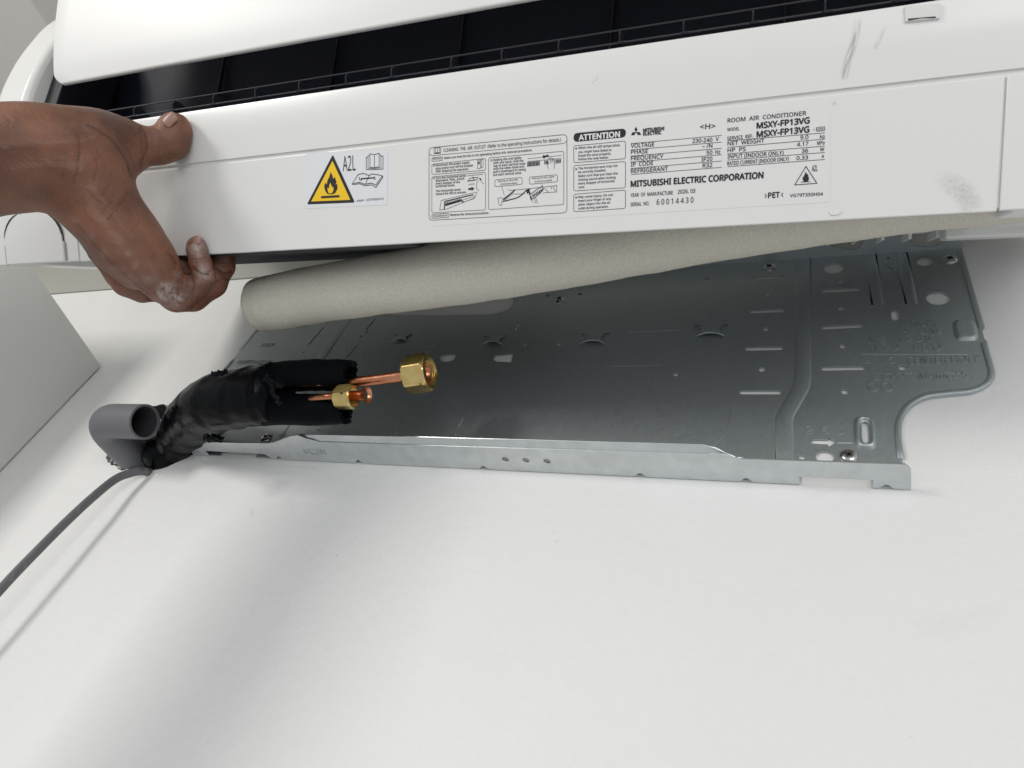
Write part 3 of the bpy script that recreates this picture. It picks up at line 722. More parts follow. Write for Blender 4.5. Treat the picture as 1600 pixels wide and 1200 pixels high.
T('9.0', (1327, 266), (1385, 262), 28); T('kg', (1467, 256), (1500, 254), 24); T('4.17', (1303, 315), (1385, 309), 28); T('MPa', (1448, 304), (1500, 300), 26)
T('36', (1337, 362), (1383, 359), 28); T('W', (1468, 350), (1498, 348), 26); T('0.33', (1300, 413), (1383, 407), 28); T('A', (1478, 398), (1497, 397), 25)
for a, b_ in ((275, 218), (322, 262), (368, 312), (412, 358), (460, 408)): k.line([(808, a), (1503, b_)], 3.2)
for a, b_ in ((295, 236), (340, 284), (384, 328), (427, 374), (472, 419), (516, 464)): k.line([(118, a), (767, b_)], 3.2)
T('MITSUBISHI', (205, 210), (358, 197), 22, .05); T('ELECTRIC', (205, 237), (338, 226), 22, .05)
T('<H>', (610, 193), (722, 187), 36, .01)
T('VOLTAGE', (118, 326), (285, 314), 29); T('PHASE', (118, 370), (240, 362), 29); T('FREQUENCY', (118, 416), (350, 399), 29); T('IP  CODE', (118, 459), (277, 447), 29); T('REFRIGERANT', (118, 506), (383, 487), 29)
T('230-240', (557, 291), (700, 281), 28); T('V', (722, 276), (745, 275), 28); T('– /N', (627, 328), (700, 323), 28)
T('50', (657, 374), (700, 371), 28); T('Hz', (720, 369), (757, 367), 28); T('IP20', (622, 422), (700, 416), 28); T('R32', (630, 466), (700, 461), 28)
T('MITSUBISHI ELECTRIC CORPORATION', (116, 604), (1065, 541), 41, .038)
T('YEAR  OF  MANUFACTURE', (116, 676), (418, 658), 25); T('2026. 03', (452, 653), (578, 645), 27)
T('SERIAL  NO.', (116, 742), (250, 733), 25); T('6 0 0 1 4 4 3 0', (302, 732), (565, 715), 38, .004)
T('PET', (1097, 684), (1182, 678), 38, .03); k.line([(1074, 655), (1086, 668), (1075, 682)], 5); k.line([(1205, 646), (1193, 660), (1205, 674)], 5)
T('VG79T350H04', (1253, 678), (1490, 665), 23)
def flame(ink, f, fill, inner):
    fl = [(270, 325), (283, 350), (288, 378), (299, 360), (313, 395), (306, 418), (319, 412), (320, 448), (302, 480), (278, 489), (247, 486), (230, 462), (223, 428), (231, 402), (240, 418), (249, 382), (262, 358)]
    inn = [(268, 402), (280, 428), (284, 442), (291, 430), (293, 458), (281, 481), (258, 482), (250, 462), (247, 440), (257, 449), (262, 424)]
    if fill: ink.poly([f(p) for p in fl])
    if inner: inner.poly([f(p) for p in inn])
k.line([(1368, 458), (1288, 590), (1446, 578)], 6, True)
flame(k, lambda p: (1366 + (p[0] - 270) * .48, 530 + (p[1] - 405) * .45), True, None); k.line([(1332, 570), (1398, 566)], 4)
T('A2L', (1410, 493), (1450, 490), 42)
# three-diamond emblem
def diamond(c, ang, s=29, wd=13.5):
    d = Vector((math.cos(ang), math.sin(ang))); nn = Vector((-d.y, d.x)); c = Vector(c)
    k.poly([c, c + d * s * .5 + nn * wd * .62, c + d * s, c + d * s * .5 - nn * wd * .62])
cc_ = (155, 213)
diamond(cc_, -math.pi / 2 - .03, 38, 18); diamond(cc_, math.pi * .83, 42, 20); diamond(cc_, math.pi * .15, 42, 20)
k.build('lettering', M['ink'], film_o)
g = I7(.0003); g.rrect([(1441, 178), (1504, 172), (1504, 203), (1441, 209)], 6, fill=True); g.build('code_box', M['ink_grey'], film_o)
g = I7(.00042); g.text('SG3', (1447, 203), (1498, 198), 20); g.build('lettering', M['film'], film_o)

# instruction panel and attention boxes
k = Ink(.2, 660, 200, .00030); T = k.text
k.rrect([(1182, 42), (1590, 4), (1590, 72), (1182, 110)], 34, fill=True)
w_ = Ink(.2, 660, 200, .00042); w_.text('ATTENTION', (1222, 98), (1545, 70), 42, .035); w_.build('lettering', M['film'], film_o)
for c in ([(1183, 140), (1587, 102), (1587, 240), (1183, 272)], [(1183, 295), (1587, 262), (1587, 467), (1183, 492)], [(1183, 518), (1587, 485), (1587, 628), (1183, 655)]): k.rrect(c, 18, 3.2)
for a in ((1202, 161), (1202, 321), (1202, 543)): k.poly(circle2(a, 7, 7, 10))
for s, a, b_ in (('When the all LED lamps blink,', (1218, 165), (1547, 142)), ('you might have failed to', (1218, 197), (1477, 180)), ('install the vane properly.', (1218, 226), (1475, 208)), ('Follow the note below.', (1218, 254), (1455, 238)),
                 ('The horizontal vane may not', (1218, 325), (1525, 302)), ('be correctly installed.', (1218, 354), (1435, 338)), ('Make sure that you hear the', (1218, 384), (1527, 362)), ('clicking sound when locking', (1218, 414), (1510, 393)), ('every stopper of horizontal', (1218, 443), (1500, 422)), ('vane.', (1218, 472), (1270, 468)),
                 ('May cause injury. Do not', (1218, 548), (1490, 530)), ('insert your finger or any', (1218, 578), (1475, 560)), ('other object into the air', (1218, 608), (1470, 590)), ('outlet during operation.', (1218, 637), (1455, 621)),
                 ('Make sure that the fan is not operating before this removal procedure.', (172, 243), (858, 181)),
                 ('Disconnect the power supply', (105, 300), (370, 277)), ('plug and/or turn off the breaker', (105, 325), (400, 300)), ('after stopping the operation.', (105, 348), (365, 328)),
                 ('Turn the horizontal vanes', (105, 400), (342, 380)), ('downward. Then, unlock', (105, 421), (330, 403)), ('every stopper of the', (105, 443), (295, 430)), ('horizontal vanes.', (105, 465), (255, 454)), ('The horizontal vanes', (105, 502), (300, 488)), ('toward the left to remove.', (105, 525), (345, 509)),
                 ('Holding the unit lightly', (553, 259), (775, 240)), ('with one hand, hold the', (555, 282), (790, 263)), ('top of each vertical vane', (555, 305), (805, 285)), ('with the other hand and', (555, 328), (795, 309)), ('pull it downward to swing', (555, 352), (808, 331)), ('out each vertical vane.', (555, 375), (777, 358)),
                 ('Reverse the removal procedure.', (220, 688), (520, 671))):
    T(s, a, b_, 17, .014)
T('CLEANING  THE  AIR  OUTLET  (Refer to the operating instructions for details.)', (165, 188), (1083, 104), 25, .004)
k.rrect([(53, 155), (1130, 50), (1130, 662), (53, 722)], 34, 3.4); k.line([(56, 200), (68, 213), (90, 215), (1095, 122), (1118, 114), (1128, 95)], 3)
k.rrect([(75, 284), (494, 238), (494, 330), (75, 364)], 14, 3); k.rrect([(75, 382), (494, 346), (494, 640), (75, 663)], 14, 3); k.rrect([(518, 234), (1105, 182), (1105, 598), (518, 638)], 16, 3)
k.rrect([(75, 233), (160, 225), (160, 254), (75, 262)], 13, 3.4); T('Remove', (84, 250), (151, 244), 15, .004)
k.rrect([(75, 675), (208, 665), (208, 697), (75, 706)], 14, 3.4); T('Installation', (84, 696), (199, 688), 15, .004)
for c in ((92, 293), (92, 393), (540, 254)): k.line(circle2(c, 7, 7, 10), 3, True)
k.rrect([(567, 406), (780, 386), (780, 440), (567, 459)], 14, 3); T('Swing to the left.', (592, 423), (752, 409), 13, .004); T('(Unremovable)', (610, 446), (742, 435), 13, .004)
k.rrect([(837, 384), (1056, 365), (1056, 420), (837, 440)], 14, 3); T('Swing to the right.', (858, 401), (1035, 386), 13, .004); T('(Unremovable)', (878, 426), (1012, 414), 13, .004)
# sketches: book icon
def book(ox, oy, s):
    k.line([(ox - 26 * s, oy + 22 * s), (ox - 26 * s, oy - 16 * s), (ox - 14 * s, oy - 26 * s), (ox, oy - 20 * s), (ox + 14 * s, oy - 28 * s), (ox + 26 * s, oy - 20 * s), (ox + 26 * s, oy + 18 * s)], 3.4)
    k.line([(ox, oy - 20 * s), (ox, oy + 16 * s)], 3); k.line([(ox - 16 * s, oy + 16 * s), (ox, oy + 14 * s), (ox + 16 * s, oy + 13 * s)], 3); k.line([(ox - 16 * s, oy - 20 * s), (ox - 16 * s, oy + 16 * s)], 3); k.line([(ox + 16 * s, oy - 24 * s), (ox + 16 * s, oy + 13 * s)], 3)
    k.line([(ox - 26 * s, oy + 22 * s), (ox + 26 * s, oy + 18 * s)], 6)
book(118, 178, 1.0)
# breaker
k.line([(432, 252), (455, 250), (455, 315), (432, 317)], 3, True); k.line([(455, 250), (475, 243), (475, 305), (455, 315)], 2.5); k.poly([(438, 262), (450, 262), (446, 285), (436, 283)]); k.line([(462, 246), (462, 310)], 2.5)
# hand + arrow
k.line([(350, 374), (476, 362)], 3); k.line([(352, 420), (372, 392), (430, 386), (425, 410)], 4); k.line([(360, 415), (420, 405)], 7); k.line([(398, 382), (398, 398)], 8)
k.line([(432, 386), (455, 395), (462, 420), (480, 440)], 3); k.line([(440, 410), (425, 430), (423, 470), (445, 490)], 3); k.poly([(444, 400), (462, 393), (458, 412)])
T('UNLOCK', (362, 446), (410, 441), 9); k.poly([(360, 470), (385, 468), (385, 458), (407, 474), (386, 492), (386, 483), (360, 485)])
# vane strip sketch lower left
k.line([(148, 566), (136, 640), (190, 634), (412, 545), (428, 500), (148, 566)], 3); k.line([(172, 575), (400, 520)], 8); k.line([(175, 580), (172, 640)], 8); k.line([(182, 600), (240, 584), (300, 566)], 16); k.line([(300, 556), (316, 580)], 10); k.line([(318, 562), (410, 532), (402, 552), (320, 580)], 3, True)
for i in range(9): k.line([(185 + i * 13, 578 - i * 3), (182 + i * 13, 612 - i * 4)], 5)
# vanes under a hand, upper right
k.line([(822, 240), (1090, 215)], 2.5); k.line([(822, 262), (1085, 238)], 2.5)
for i in range(9): k.line([(826 + i * 11, 266 - i), (824 + i * 11, 302 - i)], 8)
for i in range(12): k.line([(957 + i * 11, 255 - i), (957 + i * 11, 285 - i)], 7 if i not in (3, 4, 5, 6, 7) else 1.5)
k.poly([(942, 232), (940, 212), (960, 216), (985, 208), (988, 222), (962, 228), (952, 240)])
k.line([(968, 285), (985, 240), (1000, 232), (1012, 240), (1030, 240), (1034, 275), (1030, 322)], 3); k.line([(985, 322), (978, 290), (990, 270)], 3); k.line([(1000, 240), (1005, 262)], 3); k.line([(1016, 242), (1018, 262)], 3)
# swinging vanes sketch
k.line([(620, 455), (642, 530)], 2.5); k.line([(940, 440), (922, 472)], 2.5)
k.line([(668, 482), (690, 488), (950, 462), (1050, 450)], 3); k.line([(720, 518), (800, 512)], 3); k.line([(1050, 445), (1048, 500), (960, 505), (940, 510)], 3); k.line([(1020, 452), (1040, 495)], 3); k.line([(1005, 458), (1012, 480)], 3); k.line([(955, 470), (985, 502)], 3)
k.line([(590, 550), (600, 600), (620, 605), (622, 565)], 3); k.line([(590, 550), (605, 545), (630, 548)], 3)
for i in range(9): k.line([(632 + i * 10, 560 - i * 8), (655 + i * 9, 545 - i * 8)], 8); k.line([(640 + i * 9, 572 - i * 7), (628 + i * 10, 552 - i * 7)], 4)
k.line(catmull([(628, 575), (680, 562), (740, 545), (780, 520), (810, 490), (835, 480)], 4), 8); k.poly([(812, 482), (842, 476), (836, 505), (818, 515)])
k.line([(842, 520), (870, 500), (910, 470), (945, 455)], 5); k.line([(850, 560), (890, 535), (925, 505), (950, 470)], 5); k.line([(846, 530), (852, 560)], 12)
for i in range(7): k.line([(862 + i * 13, 520 - i * 8), (868 + i * 12, 540 - i * 8)], 9)
k.line([(840, 500), (838, 525)], 10); k.line([(850, 560), (868, 585)], 3); k.line([(870, 545), (890, 590)], 3); k.line([(885, 545), (902, 588)], 3)
k.build('lettering', M['ink'], film_o)

# warning sticker
F = .2125
st = Ink(F, 460, 200, .00016); st.rrect([(82, 182), (688, 162), (682, 566), (78, 592)], 12, fill=True); sticker = st.build('warning_label', M['sticker'], unit)
k = Ink(F, 460, 200, .00034); T = k.text
k.rrect([(280, 203), (292, 203), (443, 546), (97, 560)], 14, fill=True) if False else None
def tri(cs, r):
    cs = [Vector(c) for c in cs]; pts = []
    for i in range(3):
        a, b_, d = cs[i - 1], cs[i], cs[(i + 1) % 3]; e1 = (a - b_).normalized() * r; e2 = (d - b_).normalized() * r
        for q in range(5): t = q / 4; pts.append(b_ + e1 * (1 - t) ** 2 + e2 * t ** 2)
    return pts
k.poly(tri([(284, 196), (94, 562), (446, 548)], 14))
y_ = Ink(F, 460, 200, .00052); y_.poly(tri([(283, 242), (126, 541), (414, 529)], 4)); y_.build('warning_triangle', M['yellow'], sticker)
fb = Ink(F, 460, 200, .00068); flame(fb, lambda p: p, True, None); fb.poly([(200, 502), (334, 494), (335, 510), (200, 518)]); fb.build('flame_symbol', M['ink'], sticker)
fi = Ink(F, 460, 200, .00084); flame(fi, lambda p: p, False, fi); fi.build('flame_heart', M['yellow'], sticker)
T('A2L', (358, 318), (452, 312), 110, .0)
k.line([(556, 190), (590, 196), (625, 186), (624, 285), (590, 292), (557, 290)], 4, True); k.line([(590, 196), (590, 292)], 3.5)
k.line([(556, 202), (543, 204), (543, 296), (590, 298), (638, 292), (638, 198), (626, 199)], 3.5); k.line([(543, 214), (530, 216), (530, 306), (590, 306), (653, 302), (653, 206), (638, 208)], 4)
k.line([(470, 342), (428, 408), (480, 400), (520, 414), (570, 405), (600, 420), (648, 352), (620, 345), (570, 338), (552, 350), (510, 334), (470, 342)], 5)
k.line([(428, 408), (430, 416), (480, 410), (520, 424), (572, 418), (600, 438), (652, 362), (648, 352)], 5); k.line([(552, 350), (524, 412)], 4); k.line([(490, 374), (590, 366)], 9)
k.line([(484, 362), (478, 368), (480, 380), (492, 384), (500, 376)], 5); k.line([(596, 358), (588, 366), (590, 376), (602, 376)], 5)
k.build('lettering', M['ink'], sticker)
k = Ink(F, 460, 200, .00034); k.text('- paper - JG79T582H12', (450, 541), (658, 527), 14, shear=.2); k.build('lettering', M['ink_soft'], sticker)

# scuffs: thin greasy smears that fade out (attribute driven)
def scuff(pts, width, strength, seed, scale, name='scuff_mark'):
    p = catmull([LP(*q) for q in pts], 10); vs = []; fs = []; al = []; nx = 18
    L = len(p)
    for i in range(L):
        t = (p[min(i + 1, L - 1)] - p[max(i - 1, 0)]).normalized(); nn = Vector((-t.y, t.x))
        for j in range(nx + 1):
            s_ = -1 + 2 * j / nx; q = p[i] + nn * s_ * width; vs.append(Vector((q.x, q.y, .0004)))
            u_ = i / (L - 1); a = max(0, 1 - s_ * s_) * math.sin(math.pi * min(1, max(0, u_))) ** .5 * (.35 + .65 * u_)
            a *= max(0, .55 + 1.2 * noise.noise(Vector((s_ * scale[0], u_ * scale[1], seed)))) * strength; al.append(max(0, min(1, a)))
    for i in range(L - 1):
        for j in range(nx): b0 = i * (nx + 1) + j; fs.append((b0, b0 + 1, b0 + nx + 2, b0 + nx + 1))
    o = mesh_obj(name, vs, fs, M['scuff'], unit, smooth=0)
    at_ = o.data.attributes.new('alpha', 'FLOAT', 'POINT')
    at_.data.foreach_set('value', al)
m = mat('grease_smear', (.24, .24, .22), .5); M['scuff'] = m
a_ = nd(m, 'ShaderNodeAttribute', attribute_name='alpha'); tr = nd(m, 'ShaderNodeBsdfTransparent'); mx = nd(m, 'ShaderNodeMixShader')
lk(m, a_.outputs['Fac'], mx.inputs[0]); lk(m, tr.outputs[0], mx.inputs[1]); lk(m, bsdf(m).outputs[0], mx.inputs[2]); lk(m, mx.outputs[0], m.node_tree.nodes['Material Output'].inputs['Surface'])
scuff([(1341, 28), (1336, 60), (1326, 92), (1317, 125)], .0024, .6, 2, (3, 4))
scuff([(1384, 40), (1374, 62), (1366, 78)], .0014, .3, 4, (2, 3))
scuff([(1466, 292), (1482, 285), (1500, 297), (1513, 312), (1520, 330)], .0062, .34, 9, (9, 16))
scuff([(935, 118), (932, 124), (925, 130)], .0005, .5, 3, (1, 2))
scuff([(1300, 165), (1306, 160)], .0015, .35, 6, (3, 3))

# ================================================================== INSULATED PIPE OF THE UNIT (cream)
def px_tube(ctrl, n=8):
    """ctrl: (px, py, depth, radius_px)"""
    P = catmull([at_d(a, b_, d) for a, b_, d, r in ctrl], n); R2 = catmull([Vector((r * d * DS / FPX, 0, 0)) for a, b_, d, r in ctrl], n)
    return P, [q.x for q in R2]
path, rad = px_tube([(412, 476, .625, 43), (444, 470, .615, 43.5), (560, 450, .585, 46), (680, 431, .56, 50), (850, 400, .53, 56), (1020, 366, .50, 60), (1200, 332, .475, 63), (1400, 301, .45, 66), (1560, 284, .425, 66), (1700, 274, .41, 62)])
d0 = (path[0] - path[1]).normalized()
nose = [(.0042, .78), (.0040, .92), (.0028, .98)]
path = [path[0] + d0 * a for a, _ in nose] + path; rad = [rad[0] * s for _, s in nose] + rad
v1, f1 = tube_geo(path, rad, 40, fn=lambda q, d, t, an, r, tt: q + d * (.0012 * noise.noise(q * 30) + .0005 * noise.noise(q * 120)))
tag(mesh_obj('insulated_pipe', v1, f1, M['cream'], smooth=180), 'cream felt wrapped pipe bundle slanting behind the air conditioner', 'pipe')

DS = 1.14
# ================================================================== REFRIGERANT LINES (black bundle, copper, brass)
lines = empty('refrigerant_lines', at_y(228, 706, WALL_Y))
tag(lines, 'black taped bundle from the wall hole with two copper pipes and brass flare nuts', 'pipes')
bpy.context.view_layer.update()
def wrinkle(q, d, t, an, r, tt):
    s = (t * 9 + an / (2 * math.pi) + .25 * noise.noise(q * 22)) % 1.0
    f = .0007 * noise.noise(q * 45) + .0006 * noise.noise(q * 130) + .0011 * s + .0006 * noise.noise(Vector((q.x * 18, q.y * 60, q.z * 60)))
    return q + d * f
hp = at_y(256, 722, WALL_Y + .05)
ctl = [(271, 700, .634, 30), (289, 672, .618, 36), (311, 648, .590, 42), (338, 630, .560, 45), (385, 621, .540, 46), (432, 615, .530, 48)]
P = [at_d(a, b_, d) for a, b_, d, r in ctl]; Rr = [r * d * DS / FPX for a, b_, d, r in ctl]
P = catmull([hp, at_y(259, 709, WALL_Y + .002)] + P, 12); Rr = [q.x for q in catmull([Vector((v, 0, 0)) for v in [.020, .021] + Rr], 12)]
v1, f1 = tube_geo(P, Rr, 64, fn=wrinkle); child('tape_wrap', v1, f1, M['tape'], lines, smooth=180)
# loose tape ends
def ragged_strip(a, b_, d, wd, n=14, twist=0.0):
    A = at_d(*a, d); B = at_d(*b_, d - .004); vs = []; fs = []
    t = (B - A).normalized(); nn = t.cross(FWD).normalized()
    for i in range(n):
        u_ = i / (n - 1); c = A.lerp(B, u_) + Vector((noise.noise(Vector((u_ * 5, d * 99, 0))), noise.noise(Vector((u_ * 5, d * 99, 3))), noise.noise(Vector((u_ * 5, d * 99, 6))))) * .003
        w2 = wd * (1 + .4 * noise.noise(Vector((u_ * 9, d * 70, 1)))); dr = nn * math.cos(twist * u_) + FWD * math.sin(twist * u_)
        vs += [c - dr * w2, c - FWD * .0012, c + dr * w2]
    for i in range(n - 1):
        for k_ in range(2): fs.append((3 * i + k_, 3 * i + k_ + 1, 3 * i + k_ + 4, 3 * i + k_ + 3))
    o = child('loose_tape', vs, fs, M['tape'], lines, smooth=60); md = o.modifiers.new('s', 'SOLIDIFY'); md.thickness = .0004
for a, b_, d, wd, tw in (((318, 684), (350, 686), .545, .003, .9), ((414, 588), (442, 604), .503, .0035, .6), ((424, 600), (436, 634), .501, .0022, -.4),
                         ((262, 652), (274, 634), .565, .002, .8), ((330, 584), (356, 579), .528, .002, .3)):
    ragged_strip(a, b_, d, wd, twist=tw)
# two foam sleeves, the upper one slit open along its lower front
def sleeve(ctrl, slit, name, seed):
    P, Rr = px_tube(ctrl, 8); n = 40; vs = []; fs = []
    t0 = (P[1] - P[0]).normalized(); a = (Vector((0, 0, 1)) - t0 * t0.z).normalized(); L = len(P)
    for lay in (0, 1):
        for i, p in enumerate(P):
            t = (P[min(i + 1, L - 1)] - P[max(i - 1, 0)]).normalized(); a = (a - t * a.dot(t)).normalized(); bb = t.cross(a)
            for k_ in range(n + 1):
                an = slit[0] + (slit[1] - slit[0]) * k_ / n
                d = a * math.cos(an) + bb * math.sin(an); r = Rr[i] * (1 if lay == 0 else .60)
                q = p + d * r
                if lay == 0: q += d * (.0004 * noise.noise(q * 200) + .0008 * noise.noise(q * 50))
                if k_ in (0, n): q += Vector((noise.noise(q * 220), noise.noise(q * 220 + Vector((3, 3, 3))), noise.noise(q * 200))) * .0012
                if i == L - 1: q += t * (.0035 * noise.noise(Vector((an * 2.2, seed, 0))) + .002 * noise.noise(Vector((an * 7, seed, 0))))
                vs.append(q)
    W_ = n + 1; off = L * W_
    for i in range(L - 1):
        for k_ in range(n):
            fs.append((i * W_ + k_, i * W_ + k_ + 1, (i + 1) * W_ + k_ + 1, (i + 1) * W_ + k_)); fs.append((off + i * W_ + k_, off + (i + 1) * W_ + k_, off + (i + 1) * W_ + k_ + 1, off + i * W_ + k_ + 1))
        for k_ in (0, n): fs.append((i * W_ + k_, (i + 1) * W_ + k_, off + (i + 1) * W_ + k_, off + i * W_ + k_))
    for i in (0, L - 1):
        for k_ in range(n): fs.append((i * W_ + k_, i * W_ + k_ + 1, off + i * W_ + k_ + 1, off + i * W_ + k_))
    return child(name, vs, fs, M['blackfoam'], lines, smooth=50)
sleeve([(395, 596, .540, 24), (440, 589, .532, 24.5), (500, 586, .524, 25), (548, 587, .518, 25)], (-2.42, -2.42 + 2 * math.pi - .75), 'foam_sleeve', 1)
sleeve([(395, 642, .532, 24), (440, 640, .526, 25), (500, 640, .520, 25), (541, 639, .516, 24)], (.30, .30 + 2 * math.pi - .50), 'foam_sleeve', 5)
# copper pipes
P, Rr = px_tube([(420, 598, .534, 8), (470, 599, .528, 8.3), (540, 598, .518, 8.6), (600, 592, .511, 9), (662, 583, .505, 9.5)], 8)
v1, f1 = tube_geo(P, Rr, 24, cap=(True, False)); child('copper_pipe', v1, f1, M['copper'], lines, smooth=60)
P2, Rr2 = px_tube([(485, 624, .514, 5), (508, 620, .506, 5.4), (535, 619, .503, 5.8), (566, 617.5, .499, 6)], 8)
v1, f1 = tube_geo(P2, Rr2, 20, cap=(True, False)); child('copper_pipe', v1, f1, M['copper'], lines, smooth=60)
def lathe(o0, ax, prof, n=32, ref=None):
    ax = ax.normalized(); r = ref or Vector((0, 0, 1)); a = (r - ax * r.dot(ax)).normalized(); b2 = ax.cross(a); vs = []; fs = []
    for s, rr_ in prof:
        for i in range(n): t = 2 * math.pi * i / n; vs.append(o0 + ax * s + (a * math.cos(t) + b2 * math.sin(t)) * rr_)
    for j in range(len(prof) - 1):
        for i in range(n): fs.append((j * n + i, j * n + (i + 1) % n, (j + 1) * n + (i + 1) % n, (j + 1) * n + i))
    return vs, fs
def nut(o0, ax, R, L, rin, phase, name='flare_nut'):
    """hex nut with chamfered corners and a threaded bore open towards +ax"""
    ax = ax.normalized(); a = (Vector((0, 0, 1)) - ax * ax.z).normalized(); b2 = ax.cross(a); n = 72; vs = []; fs = []
    def hexr(t): t = (t + phase) % (math.pi / 3) - math.pi / 6; return R * math.cos(math.pi / 6) / math.cos(t)
    rings = []
    for s, f in ((-L / 2, .72), (-L / 2, .86), (-L / 2 + L * .05, .93), (-L / 2 + L * .13, 1.01), (L / 2 - L * .13, 1.01), (L / 2 - L * .05, .93), (L / 2, .86), (L / 2 + .0001, .74)):
        rings.append([(s, min(hexr(2 * math.pi * i / n), R * f)) for i in range(n)])
    k_ = 0
    nt = 7
    rings.append([(L / 2 - .0008, rin * 1.06)] * n)
    for q in range(nt):
        s = L / 2 - .0012 - q * L * .075; rings.append([(s, rin * 1.0)] * n); rings.append([(s - L * .037, rin * 1.10)] * n)
    rings.append([(-L * .1, rin)] * n); rings.append([(-L * .25, rin * .3)] * n)
    for rg in rings:
        for i, (s, r) in enumerate(rg): t = 2 * math.pi * i / n; vs.append(o0 + ax * s + (a * math.cos(t) + b2 * math.sin(t)) * r)
    for j in range(len(rings) - 1):
        for i in range(n): fs.append((j * n + i, j * n + (i + 1) % n, (j + 1) * n + (i + 1) % n, (j + 1) * n + i))
    fs.append(tuple(range(n)))
    o = child(name, vs, fs, M['brass'], lines, smooth=14)
    return o
ax1 = (P[-1] - P[-6]).normalized()
nc = at_d(655, 583.5, .507)
ax1 = (ax1 - FWD * .12).normalized(); nut(nc, ax1, .0165, .0205, .0098, .12)
# flared copper end inside the big nut
v1, f1 = lathe(nc, ax1, [(-.004, .0053), (.0030, .0053), (.0070, .0080), (.0066, .0075), (.0024, .0043), (-.006, .0042)], 28); child('flared_end', v1, f1, M['copper'], lines, smooth=50)
v1, f1 = lathe(nc, ax1, [(.0040, .0052), (.0040, .0001)], 20); child('pipe_bore_shade', v1, f1, M['hole'], lines, smooth=0)  # flat dark disc painted as the shade down the pipe
ax2 = ((P2[-1] - P2[-8]).normalized() - FWD * .10).normalized(); nc2 = at_d(541, 620.5, .502)
nut(nc2, ax2, .0105, .0152, .0072, .1)
e = P2[-1]
v1, f1 = lathe(e, ax2, [(-.012, .0040), (-.0005, .0040), (.0016, .0046), (.0052, .0066), (.0049, .0061), (.0012, .0031), (-.010, .0029), (-.012, .0005)], 28); child('flared_end', v1, f1, M['copper'], lines, smooth=50)
v1, f1 = lathe(e, ax2, [(.0026, .0040), (.0026, .0001)], 20); child('pipe_bore_shade', v1, f1, M['hole'], lines, smooth=0)  # dark disc again, shade of the small bore as colour
# little vent holes drilled in the nuts
for p, d in (((653.5, 604.5), .4925), ((533, 614.5), .4930)):
    q = at_d(*p, d); nrm = (-FWD * .8 + Vector((0, 0, -.5))).normalized()
    v1, f1 = lathe(q, nrm, [(-.0012, .00075), (.0007, .00075), (.0007, .0001)], 12); child('drill_hole', v1, f1, M['hole'], lines, smooth=0)

# ================================================================== GREY DRAIN ELBOW
el = empty('drain_elbow', at_y(205, 715, WALL_Y)); tag(el, 'grey plastic drain pipe elbow sticking out of the wall hole, open end facing right', 'pipe')
bpy.context.view_layer.update()
wh = at_y(213, 714, WALL_Y); axis_z = wh.z; ye = at_z(160, 657.5, axis_z).y; rp = .0170; rb = .021
po = Vector((at_y(228, 657.5, ye).x, ye, axis_z)); xc_ = wh.x - rb * .0
path = [po, Vector(((po.x + xc_) / 2, ye, axis_z + .0)), Vector((xc_ + rb * .9, ye, axis_z))]
for i in range(1, 10):
    a = math.pi / 2 * i / 9; path.append(Vector((xc_ + rb * .9 - rb * math.sin(a), ye + rb * (1 - math.cos(a)), axis_z)))
path += [Vector((xc_ - rb * .1, ye + .04, axis_z)), Vector((xc_ - rb * .1, WALL_Y + .06, axis_z))]
v1, f1 = tube_geo(path, rp, 48, cap=(False, False)); v2, f2 = tube_geo(path, rp * .87, 48, cap=(False, False))
n = 48; v3 = v1 + v2; f3 = list(f1) + [tuple(i + len(v1) for i in f) for f in f2]
f3 += [(i, (i + 1) % n, len(v1) + (i + 1) % n, len(v1) + i) for i in range(n)]
lp = [path[0] + (path[1] - path[0]).normalized() * .0012] + path[1:]
child('elbow_body', v3, f3, M['pvc'], el, smooth=40)
v1, f1 = tube_geo(lp, rp * .858, 48, cap=(False, False)); child('bore_shade', v1, f1, M['pvc_shade'], el, smooth=60)  # inner tube added to paint the elbow's inside as shaded

# ================================================================== GREY CABLE
cp_ = [at_y(262, 728, WALL_Y + .06), at_y(236, 737, WALL_Y + .004), at_y(222, 736, WALL_Y - .008), at_y(205, 739, WALL_Y - .014), at_y(180, 749, WALL_Y - .020), at_y(145, 777, WALL_Y - .025), at_y(105, 814, WALL_Y - .028),
       at_y(60, 859, WALL_Y - .030), at_y(0, 922, WALL_Y - .031), at_y(-120, 1060, WALL_Y - .030), at_y(-260, 1260, WALL_Y - .028)]
v1, f1 = tube_geo(catmull(cp_, 10), .0042, 20, squash=(1, .8)); tag(mesh_obj('power_cable', v1, f1, M['cable'], smooth=180), 'grey dusty power cable curving out of the wall hole towards the lower left', 'cable')

DS = 1.0
# ================================================================== HAND
# signed distance field of tapered capsules joined by smooth minimum, meshed with surface nets
VOX = .00125
prims = []   # (A, B, rA, rB, k)
def cap(a, b_, k_=.010, grp=0):
    A = at_d(a[0], a[1], a[2]); B = at_d(b_[0], b_[1], b_[2]); prims.append((A, B, a[3] * a[2] / FPX, b_[3] * b_[2] / FPX, k_))
def chain(pts, k_=.010):
    for i in range(len(pts) - 1): cap(pts[i], pts[i + 1], k_)
# forearm and wrist
chain([(-900, 700, .34, 150), (-560, 330, .40, 130), (-330, 275, .45, 108), (-120, 262, .49, 84), (-20, 251, .505, 71), (60, 245, .515, 68), (115, 246, .522, 64)], .02)
# heel of the hand / thumb mount
chain([(110, 236, .520, 56), (150, 232, .528, 49), (177, 231, .536, 42), (204, 228, .540, 31)], .014)
chain([(150, 250, .528, 46), (168, 252, .540, 26)], .006)
